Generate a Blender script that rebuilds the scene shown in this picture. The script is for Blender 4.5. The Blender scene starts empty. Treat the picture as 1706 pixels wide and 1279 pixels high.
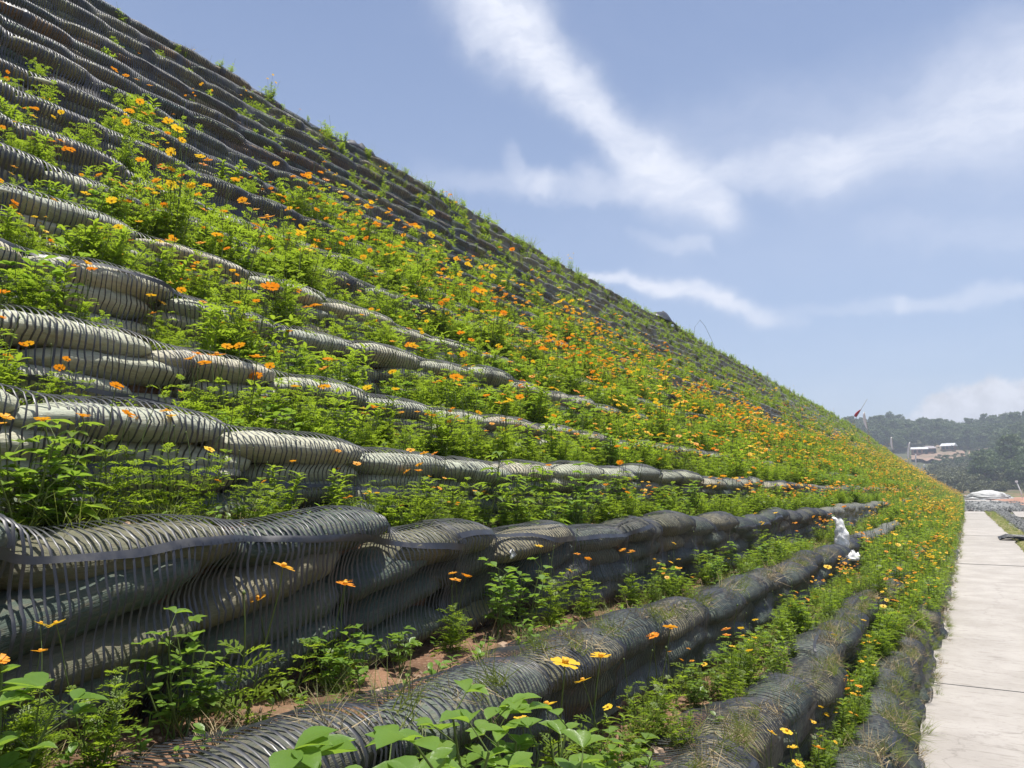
import bpy, math, random
import numpy as np
from mathutils import Matrix, Vector, Euler, noise as mn

random.seed(7); np.random.seed(7)
R = math.radians
SC = bpy.context.scene
COL = SC.collection

# ------------------------------------------------------------------ camera
CAMZ = 1.9
F = 1281.0; CX, CY = 853.0, 639.5            # photograph's pixel geometry (1706 x 1279)
_v = np.array([(1606 - CX) / F, -(815 - CY) / F, -1.0]); _v /= np.linalg.norm(_v)
_z = np.array([0, -_v[2], _v[1]]); _z /= np.linalg.norm(_z)
_x = np.cross(_v, _z)
cam_d = bpy.data.cameras.new('camera'); cam = bpy.data.objects.new('camera', cam_d); COL.objects.link(cam)
cam_d.sensor_width = 36; cam_d.lens = 36 * F / 1706; cam_d.clip_end = 3000; cam_d.clip_start = .05
M = Matrix(((_x[0], _x[1], _x[2], 0), (_v[0], _v[1], _v[2], 0), (_z[0], _z[1], _z[2], CAMZ), (0, 0, 0, 1)))
cam.matrix_world = M
SC.camera = cam

def project(x, y, z):
    c = _x * x + _v * y + _z * (z - CAMZ)
    return CX + F * c[0] / -c[2], CY - F * c[1] / -c[2], -c[2]
def ray(px, py):
    r = np.array([(px - CX) / F, -(py - CY) / F, -1.0])
    return np.array([r @ _x, r @ _v, r @ _z])
def y_for_px(X, Z, px):
    lo, hi = -abs(X) * .3, 600.0
    for _ in range(50):
        m = (lo + hi) / 2
        if project(X, m, Z)[0] < px: lo = m
        else: hi = m
    return lo
def azel(px, py):
    r = ray(px, py); r = r / np.linalg.norm(r)
    return math.atan2(r[0], r[1]), math.asin(r[2])

# ------------------------------------------------------------------ sky, sun, exposure
SUN_DIR = Vector((0.05, 0.06, 0.97)).normalized()      # towards the sun
SUN_EL = math.asin(SUN_DIR.z); SUN_AZ = math.atan2(SUN_DIR.x, SUN_DIR.y)
sd = bpy.data.lights.new('sun', 'SUN'); sun = bpy.data.objects.new('sun', sd); COL.objects.link(sun)
sd.energy = 5.0; sd.angle = R(.5); sd.color = (1, .955, .88)
sun.rotation_euler = SUN_DIR.to_track_quat('Z', 'Y').to_euler()
SC.view_settings.view_transform = 'Standard'; SC.view_settings.look = 'None'
SC.view_settings.exposure = .42; SC.view_settings.gamma = 1; SC.view_settings.use_curve_mapping = False
SKY_STRENGTH = .10

world = bpy.data.worlds.new('World'); SC.world = world; world.use_nodes = True
wt = world.node_tree; wt.nodes.clear()
class NT:
    def __init__(s, t): s.t = t
    def n(s, typ, **k):
        nd = s.t.nodes.new(typ)
        for a, b in k.items(): setattr(nd, a, b)
        return nd
    def put(s, sock, v):
        if isinstance(v, bpy.types.NodeSocket): s.t.links.new(v, sock)
        else: sock.default_value = v
    def m(s, op, a, b=None, c=None, clamp=False):
        nd = s.n('ShaderNodeMath', operation=op); nd.use_clamp = clamp
        for i, v in enumerate((a, b, c)):
            if v is not None: s.put(nd.inputs[i], v)
        return nd.outputs[0]
    def vm(s, op, a, b=None, out=0):
        nd = s.n('ShaderNodeVectorMath', operation=op)
        s.put(nd.inputs[0], a)
        if b is not None: s.put(nd.inputs['Scale' if op == 'SCALE' else 1], b)
        return nd.outputs[out]
    def noise(s, vec, scale, detail=4, rough=.55, col=False, dist=0):
        nd = s.n('ShaderNodeTexNoise')
        if vec is not None: s.put(nd.inputs['Vector'], vec)
        nd.inputs['Scale'].default_value = scale; nd.inputs['Detail'].default_value = detail
        nd.inputs['Roughness'].default_value = rough; nd.inputs['Distortion'].default_value = dist
        return nd.outputs['Color' if col else 'Fac']
    def ramp(s, fac, pts, interp='LINEAR'):
        nd = s.n('ShaderNodeValToRGB'); s.put(nd.inputs[0], fac); cr = nd.color_ramp; cr.interpolation = interp
        while len(cr.elements) < len(pts): cr.elements.new(.5)
        for e, (p, c) in zip(cr.elements, pts):
            e.position = p; e.color = (c, c, c, 1) if isinstance(c, (int, float)) else (*c, 1)
        return nd.outputs[0]
    def mix(s, fac, a, b, mode='MIX'):
        nd = s.n('ShaderNodeMix', data_type='RGBA', blend_type=mode)
        s.put(nd.inputs[0], fac)
        s.put(nd.inputs[6], a if isinstance(a, bpy.types.NodeSocket) else (*a, 1))
        s.put(nd.inputs[7], b if isinstance(b, bpy.types.NodeSocket) else (*b, 1))
        return nd.outputs[2]
    def mapr(s, v, a, b, c=0, d=1, smooth=True):
        nd = s.n('ShaderNodeMapRange'); nd.interpolation_type = 'SMOOTHSTEP' if smooth else 'LINEAR'
        s.put(nd.inputs[0], v)
        for i, q in enumerate((a, b, c, d)): s.put(nd.inputs[i + 1], q)
        return nd.outputs[0]

def build_sky():
    T = NT(wt)
    out = T.n('ShaderNodeOutputWorld'); bg = T.n('ShaderNodeBackground')
    sky = T.n('ShaderNodeTexSky', sky_type='NISHITA')
    sky.sun_disc = False; sky.sun_elevation = SUN_EL; sky.sun_rotation = SUN_AZ
    sky.air_density = 1.0; sky.dust_density = 1.6; sky.ozone_density = 1.6; sky.altitude = 200
    tc = T.n('ShaderNodeTexCoord'); sep = T.n('ShaderNodeSeparateXYZ'); T.put(sep.inputs[0], tc.outputs['Generated'])
    az = T.m('ARCTAN2', sep.outputs[0], sep.outputs[1]); el = T.m('ARCSINE', sep.outputs[2])
    cb = T.n('ShaderNodeCombineXYZ'); T.put(cb.inputs[0], az); T.put(cb.inputs[1], el)
    P0 = cb.outputs[0]
    # wind-drawn warp
    w1 = T.vm('SCALE', T.vm('SUBTRACT', T.noise(P0, 7, 4, .55, True), (.5, .5, .5)), .085)
    w2 = T.vm('SCALE', T.vm('SUBTRACT', T.noise(P0, 26, 4, .6, True), (.5, .5, .5)), .018)
    P = T.vm('ADD', P0, T.vm('ADD', w1, w2))
    flat = T.vm('MULTIPLY', P, (1, 1, 0))
    def seg(p, q, wid, amp):
        a = azel(*p); b = azel(*q)
        ab = (b[0] - a[0], b[1] - a[1], 0); L2 = ab[0] ** 2 + ab[1] ** 2
        pa = T.vm('SUBTRACT', flat, (a[0], a[1], 0))
        h = T.m('DIVIDE', T.vm('DOT_PRODUCT', pa, ab, 'Value'), L2, clamp=True)
        d = T.vm('LENGTH', T.vm('SUBTRACT', pa, T.vm('SCALE', ab, h)), None, 'Value')
        wr = T.m('MULTIPLY_ADD', h, (wid[1] - wid[0]) / F, wid[0] / F)
        g = T.m('DIVIDE', d, wr)
        e = T.m('EXPONENT', T.m('MULTIPLY', T.m('POWER', g, 2.7), -1.0))
        am = T.m('MULTIPLY_ADD', h, amp[1] - amp[0], amp[0])
        return T.m('MULTIPLY', e, am)
    segs = [((740, -120), (870, 60), (62, 55), (.95, .95)), ((870, 60), (985, 190), (52, 38), (.9, .85)),
            ((985, 190), (1080, 265), (34, 42), (.8, .85)), ((1080, 265), (1190, 335), (50, 44), (.9, .85)),
            ((700, 280), (900, 312), (22, 18), (.1, .42)), ((900, 312), (1100, 300), (18, 22), (.42, .5)), ((850, 250), (865, 300), (14, 14), (.2, .3)),
            ((1150, 290), (1400, 265), (26, 42), (.6, .5)), ((1400, 265), (1740, 150), (55, 84), (.5, .7)),
            ((1130, 230), (1720, 120), (60, 80), (.2, .22)),
            ((980, 452), (1110, 476), (12, 17), (.7, .9)), ((1110, 476), (1215, 503), (17, 19), (.9, .85)), ((1215, 503), (1270, 545), (17, 15), (.8, .5)), ((1250, 540), (1320, 550), (15, 13), (.35, .15)),
            ((1300, 528), (1500, 508), (10, 12), (.1, .35)), ((1500, 508), (1730, 474), (12, 14), (.35, .42)),
            ((1050, 372), (1165, 412), (10, 12), (.1, .35)), ((1440, 390), (1720, 390), (20, 24), (.1, .2)), ((1150, 420), (1700, 330), (60, 90), (.06, .13))]
    tot = None
    for s_ in segs:
        v = seg(*s_)
        tot = v if tot is None else T.m('MAXIMUM', tot, v) if s_[3][0] > .5 else T.m('ADD', tot, T.m('MULTIPLY', v, T.m('SUBTRACT', 1, tot, clamp=True)))
    # fine feathered texture, drawn along the streaks
    rot = T.n('ShaderNodeMapping'); T.put(rot.inputs[0], P); rot.inputs['Rotation'].default_value = (0, 0, R(40)); rot.inputs['Scale'].default_value = (1, 3.2, 1)
    fib = T.noise(rot.outputs[0], 13, 7, .62)
    cloud = T.m('MULTIPLY', tot, T.mapr(fib, .25, .68, .74, 1.1))
    # thin high cirrus over the whole dome, so that the sky goes on outside the frame
    plane = T.vm('DIVIDE', tc.outputs['Generated'], None)
    zc = T.m('MAXIMUM', sep.outputs[2], .12)
    c2 = T.n('ShaderNodeCombineXYZ'); T.put(c2.inputs[0], T.m('DIVIDE', sep.outputs[0], zc)); T.put(c2.inputs[1], T.m('DIVIDE', sep.outputs[1], zc))
    mp = T.n('ShaderNodeMapping'); T.put(mp.inputs[0], c2.outputs[0]); mp.inputs['Scale'].default_value = (.5, .28, 1); mp.inputs['Rotation'].default_value = (0, 0, R(-35))
    veil = T.mapr(T.noise(mp.outputs[0], 1.5, 7, .6, False, .4), .45, .85, 0, .16)
    cloud = T.m('ADD', cloud, T.m('MULTIPLY', veil, T.m('SUBTRACT', 1, cloud, clamp=True)))
    # cumulus bank low on the right horizon
    bx, by = azel(1680, 700)
    dx = T.m('DIVIDE', T.m('SUBTRACT', az, bx), .105); dy = T.m('DIVIDE', T.m('SUBTRACT', el, by), .052)
    rr = T.m('SQRT', T.m('ADD', T.m('MULTIPLY', dx, dx), T.m('MULTIPLY', dy, dy)))
    puff = T.m('ADD', rr, T.m('MULTIPLY', T.m('SUBTRACT', T.noise(P0, 22, 6, .55), .5), 1.1))
    cum = T.mapr(puff, .75, 1.0, .85, 0)
    shade = T.mapr(T.noise(P0, 30, 5, .6), .35, .65, .8, 1.0)
    # horizon whitening
    hz = T.mapr(el, 0.0, .62, .45, 0.06, smooth=False)
    base = T.mix(hz, sky.outputs[0], (5.0, 5.8, 7.1))
    base = T.mix(1.0, base, SKYTINT, 'MULTIPLY')
    c = T.mix(T.m('MINIMUM', cloud, 1), base, (6.6, 6.9, 7.8))
    cc = T.mix(1.0, T.n('ShaderNodeRGB').outputs[0], (1, 1, 1), 'MULTIPLY')
    cumc = T.vm('SCALE', (6.9, 7.0, 7.6), shade)
    c = T.mix(cum, c, cumc)
    T.put(bg.inputs[0], c); bg.inputs[1].default_value = SKY_STRENGTH
    wt.links.new(bg.outputs[0], out.inputs[0])
SKYTINT = (1.0, 1.0, 1.06)
build_sky()

# ------------------------------------------------------------------ helpers
def tag(o, label=None, cat=None, group=None, kind=None):
    if label: o['label'] = label
    if cat: o['category'] = cat
    if group: o['group'] = group
    if kind: o['kind'] = kind
    return o
def mesh(name, V, Fc, mats, midx=None, smooth=True):
    me = bpy.data.meshes.new(name)
    V = np.asarray(V, dtype=np.float32)
    if isinstance(Fc, np.ndarray):
        nf, k = Fc.shape
        me.vertices.add(len(V)); me.vertices.foreach_set('co', V.ravel())
        me.loops.add(nf * k); me.loops.foreach_set('vertex_index', Fc.astype(np.int32).ravel())
        me.polygons.add(nf); me.polygons.foreach_set('loop_start', np.arange(0, nf * k, k, dtype=np.int32))
        me.update(calc_edges=True)
    else:
        me.from_pydata([tuple(map(float, v)) for v in V], [], Fc)
    for m_ in (mats if isinstance(mats, (list, tuple)) else [mats]): me.materials.append(m_)
    if midx is not None: me.polygons.foreach_set('material_index', np.asarray(midx, dtype=np.int32))
    if smooth: me.polygons.foreach_set('use_smooth', np.ones(len(me.polygons), dtype=bool))
    me.update()
    return me
def obj(name, me, parent=None, loc=(0, 0, 0), rot=None, scale=None):
    o = bpy.data.objects.new(name, me); COL.objects.link(o); o.location = loc
    if rot is not None: o.rotation_euler = rot
    if scale is not None: o.scale = (scale,) * 3 if isinstance(scale, (int, float)) else scale
    if parent: o.parent = parent
    return o
def empty(name, loc=(0, 0, 0), rot=None, scale=None):
    return obj(name, None, None, loc, rot, scale)
def copy_tree(o, parent=None):
    c = o.copy(); COL.objects.link(c)
    if parent: c.parent = parent
    for ch in list(o.children): copy_tree(ch, c)
    return c
class MB:                                       # mesh collector
    def __init__(s): s.V = []; s.F = []; s.I = []
    def add(s, V, Fc, mi=0):
        b = len(s.V); s.V.extend([tuple(v) for v in V]); s.F.extend([tuple(i + b for i in f) for f in Fc]); s.I.extend([mi] * len(Fc))
    def tube(s, P, r0, r1, k=5, mi=0, cap=False):
        P = [Vector(p) for p in P]; n = len(P); rings = []
        for i, p in enumerate(P):
            d = (P[min(i + 1, n - 1)] - P[max(i - 1, 0)]).normalized()
            a = d.orthogonal().normalized(); b_ = d.cross(a); r = r0 + (r1 - r0) * i / max(1, n - 1)
            rings.append([p + (a * math.cos(2 * math.pi * j / k) + b_ * math.sin(2 * math.pi * j / k)) * r for j in range(k)])
        V = [v for rg in rings for v in rg]; Fc = []
        for i in range(n - 1):
            for j in range(k):
                Fc.append((i * k + j, i * k + (j + 1) % k, (i + 1) * k + (j + 1) % k, (i + 1) * k + j))
        if cap: Fc.append(tuple(range(k))[::-1]); Fc.append(tuple((n - 1) * k + j for j in range(k)))
        s.add(V, Fc, mi)
    def box(s, c, h, mi=0, rz=0):
        V = []
        for x in (-1, 1):
            for y in (-1, 1):
                for z in (-1, 1):
                    X, Y = x * h[0], y * h[1]
                    V.append((c[0] + X * math.cos(rz) - Y * math.sin(rz), c[1] + X * math.sin(rz) + Y * math.cos(rz), c[2] + z * h[2]))
        s.add(V, [(0, 1, 3, 2), (4, 6, 7, 5), (0, 4, 5, 1), (2, 3, 7, 6), (0, 2, 6, 4), (1, 5, 7, 3)], mi)
    def build(s, name, mats, smooth=True):
        return mesh(name, s.V, s.F, mats, s.I, smooth)
def grid_faces(nu, nv, wrap=False):
    i = np.arange(nu - 1)[:, None]; j = np.arange(nv if wrap else nv - 1)[None]
    j2 = (j + 1) % nv
    return np.stack([i * nv + j + 0 * j2, (i + 1) * nv + j, (i + 1) * nv + j2, i * nv + j2 + 0 * i], -1).reshape(-1, 4)

# 1-D value noise, vectorised
_tab = np.random.RandomState(3).uniform(-1, 1, 4096)
def n1(x, seed=0):
    x = np.asarray(x, dtype=float) + seed * 37.31; i = np.floor(x).astype(int); f = x - i; f = f * f * (3 - 2 * f)
    return _tab[i % 4096] * (1 - f) + _tab[(i + 1) % 4096] * f
def n2(x, y, seed=0):
    x = np.asarray(x, float) + seed * 17.3; y = np.asarray(y, float) + seed * 5.7
    i = np.floor(x).astype(int); j = np.floor(y).astype(int); fx = x - i; fy = y - j
    fx = fx * fx * (3 - 2 * fx); fy = fy * fy * (3 - 2 * fy)
    h = lambda a, b: _tab[(a * 73 + b * 1231) % 4096]
    return (h(i, j) * (1 - fx) + h(i + 1, j) * fx) * (1 - fy) + (h(i, j + 1) * (1 - fx) + h(i + 1, j + 1) * fx) * fy

# ------------------------------------------------------------------ materials
def mat(name):
    m_ = bpy.data.materials.new(name); m_.use_nodes = True; t = m_.node_tree; t.nodes.clear(); T = NT(t)
    out = T.n('ShaderNodeOutputMaterial'); bs = T.n('ShaderNodeBsdfPrincipled')
    t.links.new(bs.outputs[0], out.inputs[0]); T.out = out; T.bs = bs; T.mat = m_
    return T
def bump(T, h, strength=.5, dist=.01):
    b = T.n('ShaderNodeBump'); b.inputs['Strength'].default_value = strength; b.inputs['Distance'].default_value = dist
    T.put(b.inputs['Height'], h); T.put(T.bs.inputs['Normal'], b.outputs[0])
def coords(T, kind='Object'): return T.n('ShaderNodeTexCoord').outputs[kind]
def orand(T): return T.n('ShaderNodeObjectInfo').outputs['Random']
def pos(T): return T.n('ShaderNodeNewGeometry').outputs['Position']

def m_leaf(name, dark, light, trans, tw=.42, rough=.42):
    T = mat(name); r = orand(T); P = pos(T)
    c = T.mix(T.noise(P, 9, 3), dark, light)
    c = T.mix(T.mapr(r, 0, 1, 0, .55, False), c, light)
    c = T.mix(T.mapr(T.noise(P, .7, 2), .45, .75, 0, .4), c, (.19, .19, .035))
    c = T.mix(T.mapr(T.noise(P, .33, 3), .5, .68, 0, .45), c, tuple(.6 * q for q in dark))
    T.put(T.bs.inputs['Base Color'], c); T.bs.inputs['Roughness'].default_value = rough
    T.bs.inputs['Specular IOR Level'].default_value = .35
    bump(T, T.noise(P, 130, 3), .35, .003)
    tr = T.n('ShaderNodeBsdfTranslucent'); T.put(tr.inputs[0], T.mix(T.noise(P, 9, 3), tuple(.75 * q for q in trans), trans))
    mx = T.n('ShaderNodeMixShader'); mx.inputs[0].default_value = tw
    T.t.links.new(T.bs.outputs[0], mx.inputs[1]); T.t.links.new(tr.outputs[0], mx.inputs[2]); T.t.links.new(mx.outputs[0], T.out.inputs[0])
    return T.mat
def m_plain(name, c, rough=.8, c2=None, scale=30, bumps=0, bscale=60, bdist=.003):
    T = mat(name); P = coords(T)
    if c2: T.put(T.bs.inputs['Base Color'], T.mix(T.mapr(T.noise(P, scale, 5), .35, .65), c, c2))
    else: T.bs.inputs['Base Color'].default_value = (*c, 1)
    T.bs.inputs['Roughness'].default_value = rough
    if bumps: bump(T, T.noise(P, bscale, 6, .65), bumps, bdist)
    return T.mat

LEAF_C = m_leaf('cosmos_leaf', (.07, .14, .015), (.18, .26, .028), (.43, .60, .04), .5)
LEAF_B = m_leaf('broad_leaf', (.08, .17, .028), (.19, .31, .05), (.36, .56, .055), .42, .36)
LEAF_T = m_leaf('lobed_leaf', (.08, .16, .02), (.19, .29, .035), (.4, .58, .05), .45, .4)
GRASS = m_leaf('grass_blade', (.09, .14, .025), (.19, .22, .05), (.34, .42, .06), .4, .5)
DRY = m_plain('dry_straw', (.42, .33, .18), .8, (.25, .19, .1), 8)
STEM = m_leaf('green_stem', (.08, .13, .03), (.13, .18, .04), (.2, .25, .05), .2, .5)
def m_petal(name, a, b):
    T = mat(name); r = orand(T)
    c = T.mix(r, a, b); T.put(T.bs.inputs['Base Color'], c); T.bs.inputs['Roughness'].default_value = .55
    tr = T.n('ShaderNodeBsdfTranslucent'); T.put(tr.inputs[0], c)
    mx = T.n('ShaderNodeMixShader'); mx.inputs[0].default_value = .4
    T.t.links.new(T.bs.outputs[0], mx.inputs[1]); T.t.links.new(tr.outputs[0], mx.inputs[2]); T.t.links.new(mx.outputs[0], T.out.inputs[0])
    return T.mat
PET_O = m_petal('orange_petal', (.85, .26, .012), (.90, .46, .02))
PET_Y = m_petal('yellow_petal', (.88, .52, .02), (.9, .62, .03))
CENTRE = m_plain('flower_centre', (.5, .2, .01), .7, (.75, .42, .02), 400)
BUD = m_plain('flower_bud', (.2, .2, .03), .6, (.5, .25, .02), 60)

def m_bag():
    T = mat('woven_bag'); r = orand(T); P = coords(T)
    c = T.ramp(r, [(0, (.34, .385, .25)), (.28, (.43, .435, .29)), (.5, (.24, .31, .22)), (.66, (.46, .40, .26)), (.8, (.13, .21, .18)), (.92, (.34, .23, .13))], 'CONSTANT')
    up = T.mapr(T.n('ShaderNodeSeparateXYZ').outputs[0], 0, 1)
    sp = T.n('ShaderNodeSeparateXYZ'); T.put(sp.inputs[0], pos(T))
    # bag colour by height: dusty khaki above, dark green lowest, sun and shade painted in
    c = T.mix(T.mapr(sp.outputs[2], 1.78, 2.0, .85, 0), c, T.ramp(r, [(0, (.022, .050, .046)), (.3, (.055, .088, .074)), (.5, (.22, .185, .11)), (.62, (.018, .038, .037)), (.82, (.095, .115, .07))], 'CONSTANT'))  # dark green bags of the lowest walls, deepened in colour to stand for shade
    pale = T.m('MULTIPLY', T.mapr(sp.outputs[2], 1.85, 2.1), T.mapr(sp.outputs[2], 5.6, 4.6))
    c = T.mix(T.m('MULTIPLY', pale, .6), c, (.60, .59, .46))  # sunlit brightness of the middle walls mixed into the bag colour
    d = T.mapr(T.noise(P, 7, 6, .6), .42, .70, 0, .36)
    c = T.mix(d, c, (.26, .2, .125))
    c = T.mix(T.mapr(T.noise(P, 3.1, 4), .58, .78, 0, .45), c, (.16, .115, .07))
    T.put(T.bs.inputs['Base Color'], c); T.bs.inputs['Roughness'].default_value = .62
    T.bs.inputs['Specular IOR Level'].default_value = .45
    wv = T.n('ShaderNodeTexWave'); wv.inputs['Scale'].default_value = 90; wv.bands_direction = 'Y'; T.put(wv.inputs[0], P)
    h = T.m('ADD', T.m('MULTIPLY', T.noise(P, 22, 6, .6), 1.0), T.m('MULTIPLY', wv.outputs['Fac'], .08))
    mp = T.n('ShaderNodeMapping'); T.put(mp.inputs[0], P); mp.inputs['Scale'].default_value = (1.0, .9, 2.6)
    rid = T.m('ABSOLUTE', T.m('SUBTRACT', T.noise(mp.outputs[0], 2.6, 5, .55, False, .6), .5))
    h = T.m('ADD', h, T.m('MULTIPLY', T.mapr(rid, 0, .09, 0, 1), .55))
    bump(T, h, .5, .010)
    return T.mat
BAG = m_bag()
def m_net():
    T = mat('black_geogrid'); P = pos(T)
    c = T.mix(T.mapr(T.noise(P, 6, 4), .35, .7), (.007, .0085, .013), (.022, .024, .031))
    c = T.mix(T.mapr(T.noise(P, 55, 3), .62, .8, 0, .25), c, (.12, .10, .08))
    T.put(T.bs.inputs['Base Color'], c)
    T.put(T.bs.inputs['Roughness'], T.mapr(T.noise(P, 20, 3), .3, .7, .36, .6)); T.bs.inputs['Specular IOR Level'].default_value = .7
    return T.mat
NET = m_net()
def m_netfar():
    T = mat('netted_bags_far'); P = pos(T)
    sp = T.n('ShaderNodeSeparateXYZ'); T.put(sp.inputs[0], P)
    wy = T.m('ADD', sp.outputs[1], T.m('MULTIPLY', T.noise(P, 3, 2), .05))
    fr = T.m('FRACT', T.m('MULTIPLY', wy, 1 / .034))
    st = T.mapr(T.m('ABSOLUTE', T.m('SUBTRACT', fr, .5)), .2, .3, 0, 1)
    bagc = T.mix(T.mapr(T.noise(P, 2.5, 5), .35, .65), (.17, .175, .13), (.30, .285, .20))
    c = T.mix(st, bagc, (.025, .026, .03))
    T.put(T.bs.inputs['Base Color'], c); T.bs.inputs['Roughness'].default_value = .5
    bump(T, T.m('ADD', st, T.m('MULTIPLY', T.noise(P, 7, 5), 3)), .8, .015)
    return T.mat
NETFAR = m_netfar()
def m_soil():
    T = mat('red_soil'); P = pos(T)
    c = T.mix(T.mapr(T.noise(P, 4, 8, .65), .35, .65), (.13, .066, .036), (.30, .165, .095))
    c = T.mix(T.mapr(T.noise(P, 1.1, 3), .5, .7, 0, .5), c, (.21, .15, .08))
    v = T.n('ShaderNodeTexVoronoi'); v.inputs['Scale'].default_value = 38; T.put(v.inputs[0], P)
    c = T.mix(T.mapr(v.outputs['Distance'], .0, .45, .55, 0), c, (.40, .265, .17))
    T.put(T.bs.inputs['Base Color'], c); T.bs.inputs['Roughness'].default_value = .92
    bump(T, T.m('SUBTRACT', T.noise(P, 28, 8, .7), T.m('MULTIPLY', v.outputs['Distance'], .8)), .9, .02)
    return T.mat
SOIL = m_soil()
def m_conc():
    T = mat('pale_concrete'); P = pos(T)
    c = T.mix(T.mapr(T.noise(P, 1.3, 7, .6), .35, .68), (.34, .312, .28), (.42, .39, .355))
    c = T.mix(T.mapr(T.noise(P, 14, 6, .7), .5, .75, 0, .45), c, (.19, .168, .145))
    mp = T.n('ShaderNodeMapping'); T.put(mp.inputs[0], P); mp.inputs['Scale'].default_value = (1.2, 6, 1)
    c = T.mix(T.mapr(T.noise(mp.outputs[0], 3, 6, .65), .55, .68, 0, .5), c, (.17, .148, .125))
    vc = T.n('ShaderNodeTexVoronoi', feature='DISTANCE_TO_EDGE'); vc.inputs['Scale'].default_value = .42; T.put(vc.inputs[0], T.vm('ADD', P, T.vm('SCALE', T.noise(P, 2.5, 6, .65, True), .5)))
    c = T.mix(T.mapr(vc.outputs['Distance'], .0, .006, .35, 0), c, (.13, .11, .095))
    c = T.mix(orand(T), c, T.mix(.22, c, (.20, .18, .15)))
    T.put(T.bs.inputs['Base Color'], c); T.bs.inputs['Roughness'].default_value = .85
    bump(T, T.noise(mp.outputs[0], 22, 8, .7), .5, .006)
    return T.mat
CONC = m_conc()
STONE = m_plain('stone', (.30, .19, .12), .85, (.42, .31, .22), 12, .8, 25, .006)
GREYSTONE = m_plain('grey_rock', (.13, .135, .13), .85, (.26, .26, .25), 3, .8, 8, .03)

# ------------------------------------------------------------------ slope profile (x, z above camera) of each bag wall's crest
CR = [(-.45, -1.45), (-.83, -1.03), (-1.45, -.60), (-2.03, -.07), (-2.55, .36), (-3.15, .77), (-3.72, 1.23), (-4.25, 1.66),
      (-4.8, 2.12), (-5.35, 2.56), (-5.9, 3.08), (-6.4, 3.55), (-6.95, 4.05), (-7.5, 4.54), (-8.0, 5.04), (-8.5, 5.53), (-9.05, 6.06), (-9.55, 6.58), (-10.1, 7.12)]
NR = len(CR)
ORD = ['lowest', 'second', 'third', 'fourth', 'fifth', 'sixth', 'seventh', 'eighth', 'ninth', 'tenth', 'eleventh', 'twelfth', 'thirteenth', 'fourteenth', 'fifteenth', 'sixteenth', 'seventeenth', 'eighteenth', 'topmost']
YEND = 400.0
def s_end(y): return np.interp(y, [0, 90, 160, 230, 330, 400], [1, 1, .86, .68, .36, .0])
def zdrop(y): return .33 * (1 - np.exp(-np.maximum(y, 0) / 7.0))
def crest(i, y):
    """x and z of crest of wall i at distance y; i = -1 gives the slope's foot on the path"""
    y = np.asarray(y, float)
    if i < 0: x, z = -.30, -CAMZ
    else: x, z = CR[i]
    xs = .0045 * np.clip(y - 15, 0, 60) - .10 * np.clip((y - 60), 0, 400) ** 1.0 * .02
    if i < 0: return x + xs + .03 * n1(y * .7, 3), np.full_like(y, 0.0)
    h = (z + CAMZ)
    k = min(1, (i + 1) / 4)
    zz = h * s_end(y) - zdrop(y) * k * s_end(y)
    amp = np.interp(y, [0, 40, 90], [1, 1, 1.6])
    zz = zz + (1 if i < 9 else .65) * amp * (.040 * n1(y * .75, i * 3 + 1) + .022 * n1(y * 1.9, i * 3 + 2) + .022 * n1(y * 4.2, i + 50)) * (0.8 if i < 3 else 1.1)
    xx = x + xs + amp * (.055 * n1(y * .55, i * 5 + 2) + .035 * n1(y * 2.1, i * 2 + 9))
    return xx, zz
def zt(i, y): return crest(i, y)[1] - (.035 if i >= 0 else 0)          # height of the ledge on top of wall i
def ystart(i): return .30 * abs(CR[max(i, 0)][0]) - 1.0

def BT(i): return .15 if i == 0 else .05
BAGL, BAGH, BAGD = .36, .096, .155
YBAG = 14.0
def bag_layout(i, y0, y1):
    """centres of the bags in wall i: (y, x, z, half length, half height, tilt)"""
    rs = random.Random(100 + i); out = []
    H = (CR[i][1] - (CR[i - 1][1] if i else -CAMZ)); n = max(3, int(round(H / (.145 if i < 4 else .104)))); hh = H / n
    for c in range(n):
        y = y0 - rs.random() * .6
        while y < y1:
            L = rs.uniform(.36, .47) if c == n - 1 else rs.uniform(.30, .42); yc = y + L
            xc, zc = crest(i, yc); xb, zb = crest(i - 1, yc); xb = min(xb, xc + .5)
            f = (c + .5) / n
            x = float(xc) + BT(i) * (1 - f) - BAGD + rs.uniform(-.02, .02) - (0 if c == n - 1 else .045)
            z = float(zb) + (float(zc) - float(zb)) * f + rs.uniform(-.012, .012)
            tilt = rs.gauss(0, .05)
            if i == 3 and yc < 4.2: tilt = rs.uniform(.10, .24)
            if c == n - 1: tilt *= .4
            out.append((yc, x, z, L, hh * .5 * rs.uniform(1.18, 1.38), tilt))
            y += 2 * L * .93
    return out

def a_u(u): return (1 - np.clip(np.abs(u), 0, 1) ** 5) ** .45
def b_u(u): return (1 - np.clip(np.abs(u), 0, 1) ** 3) ** .55

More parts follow.
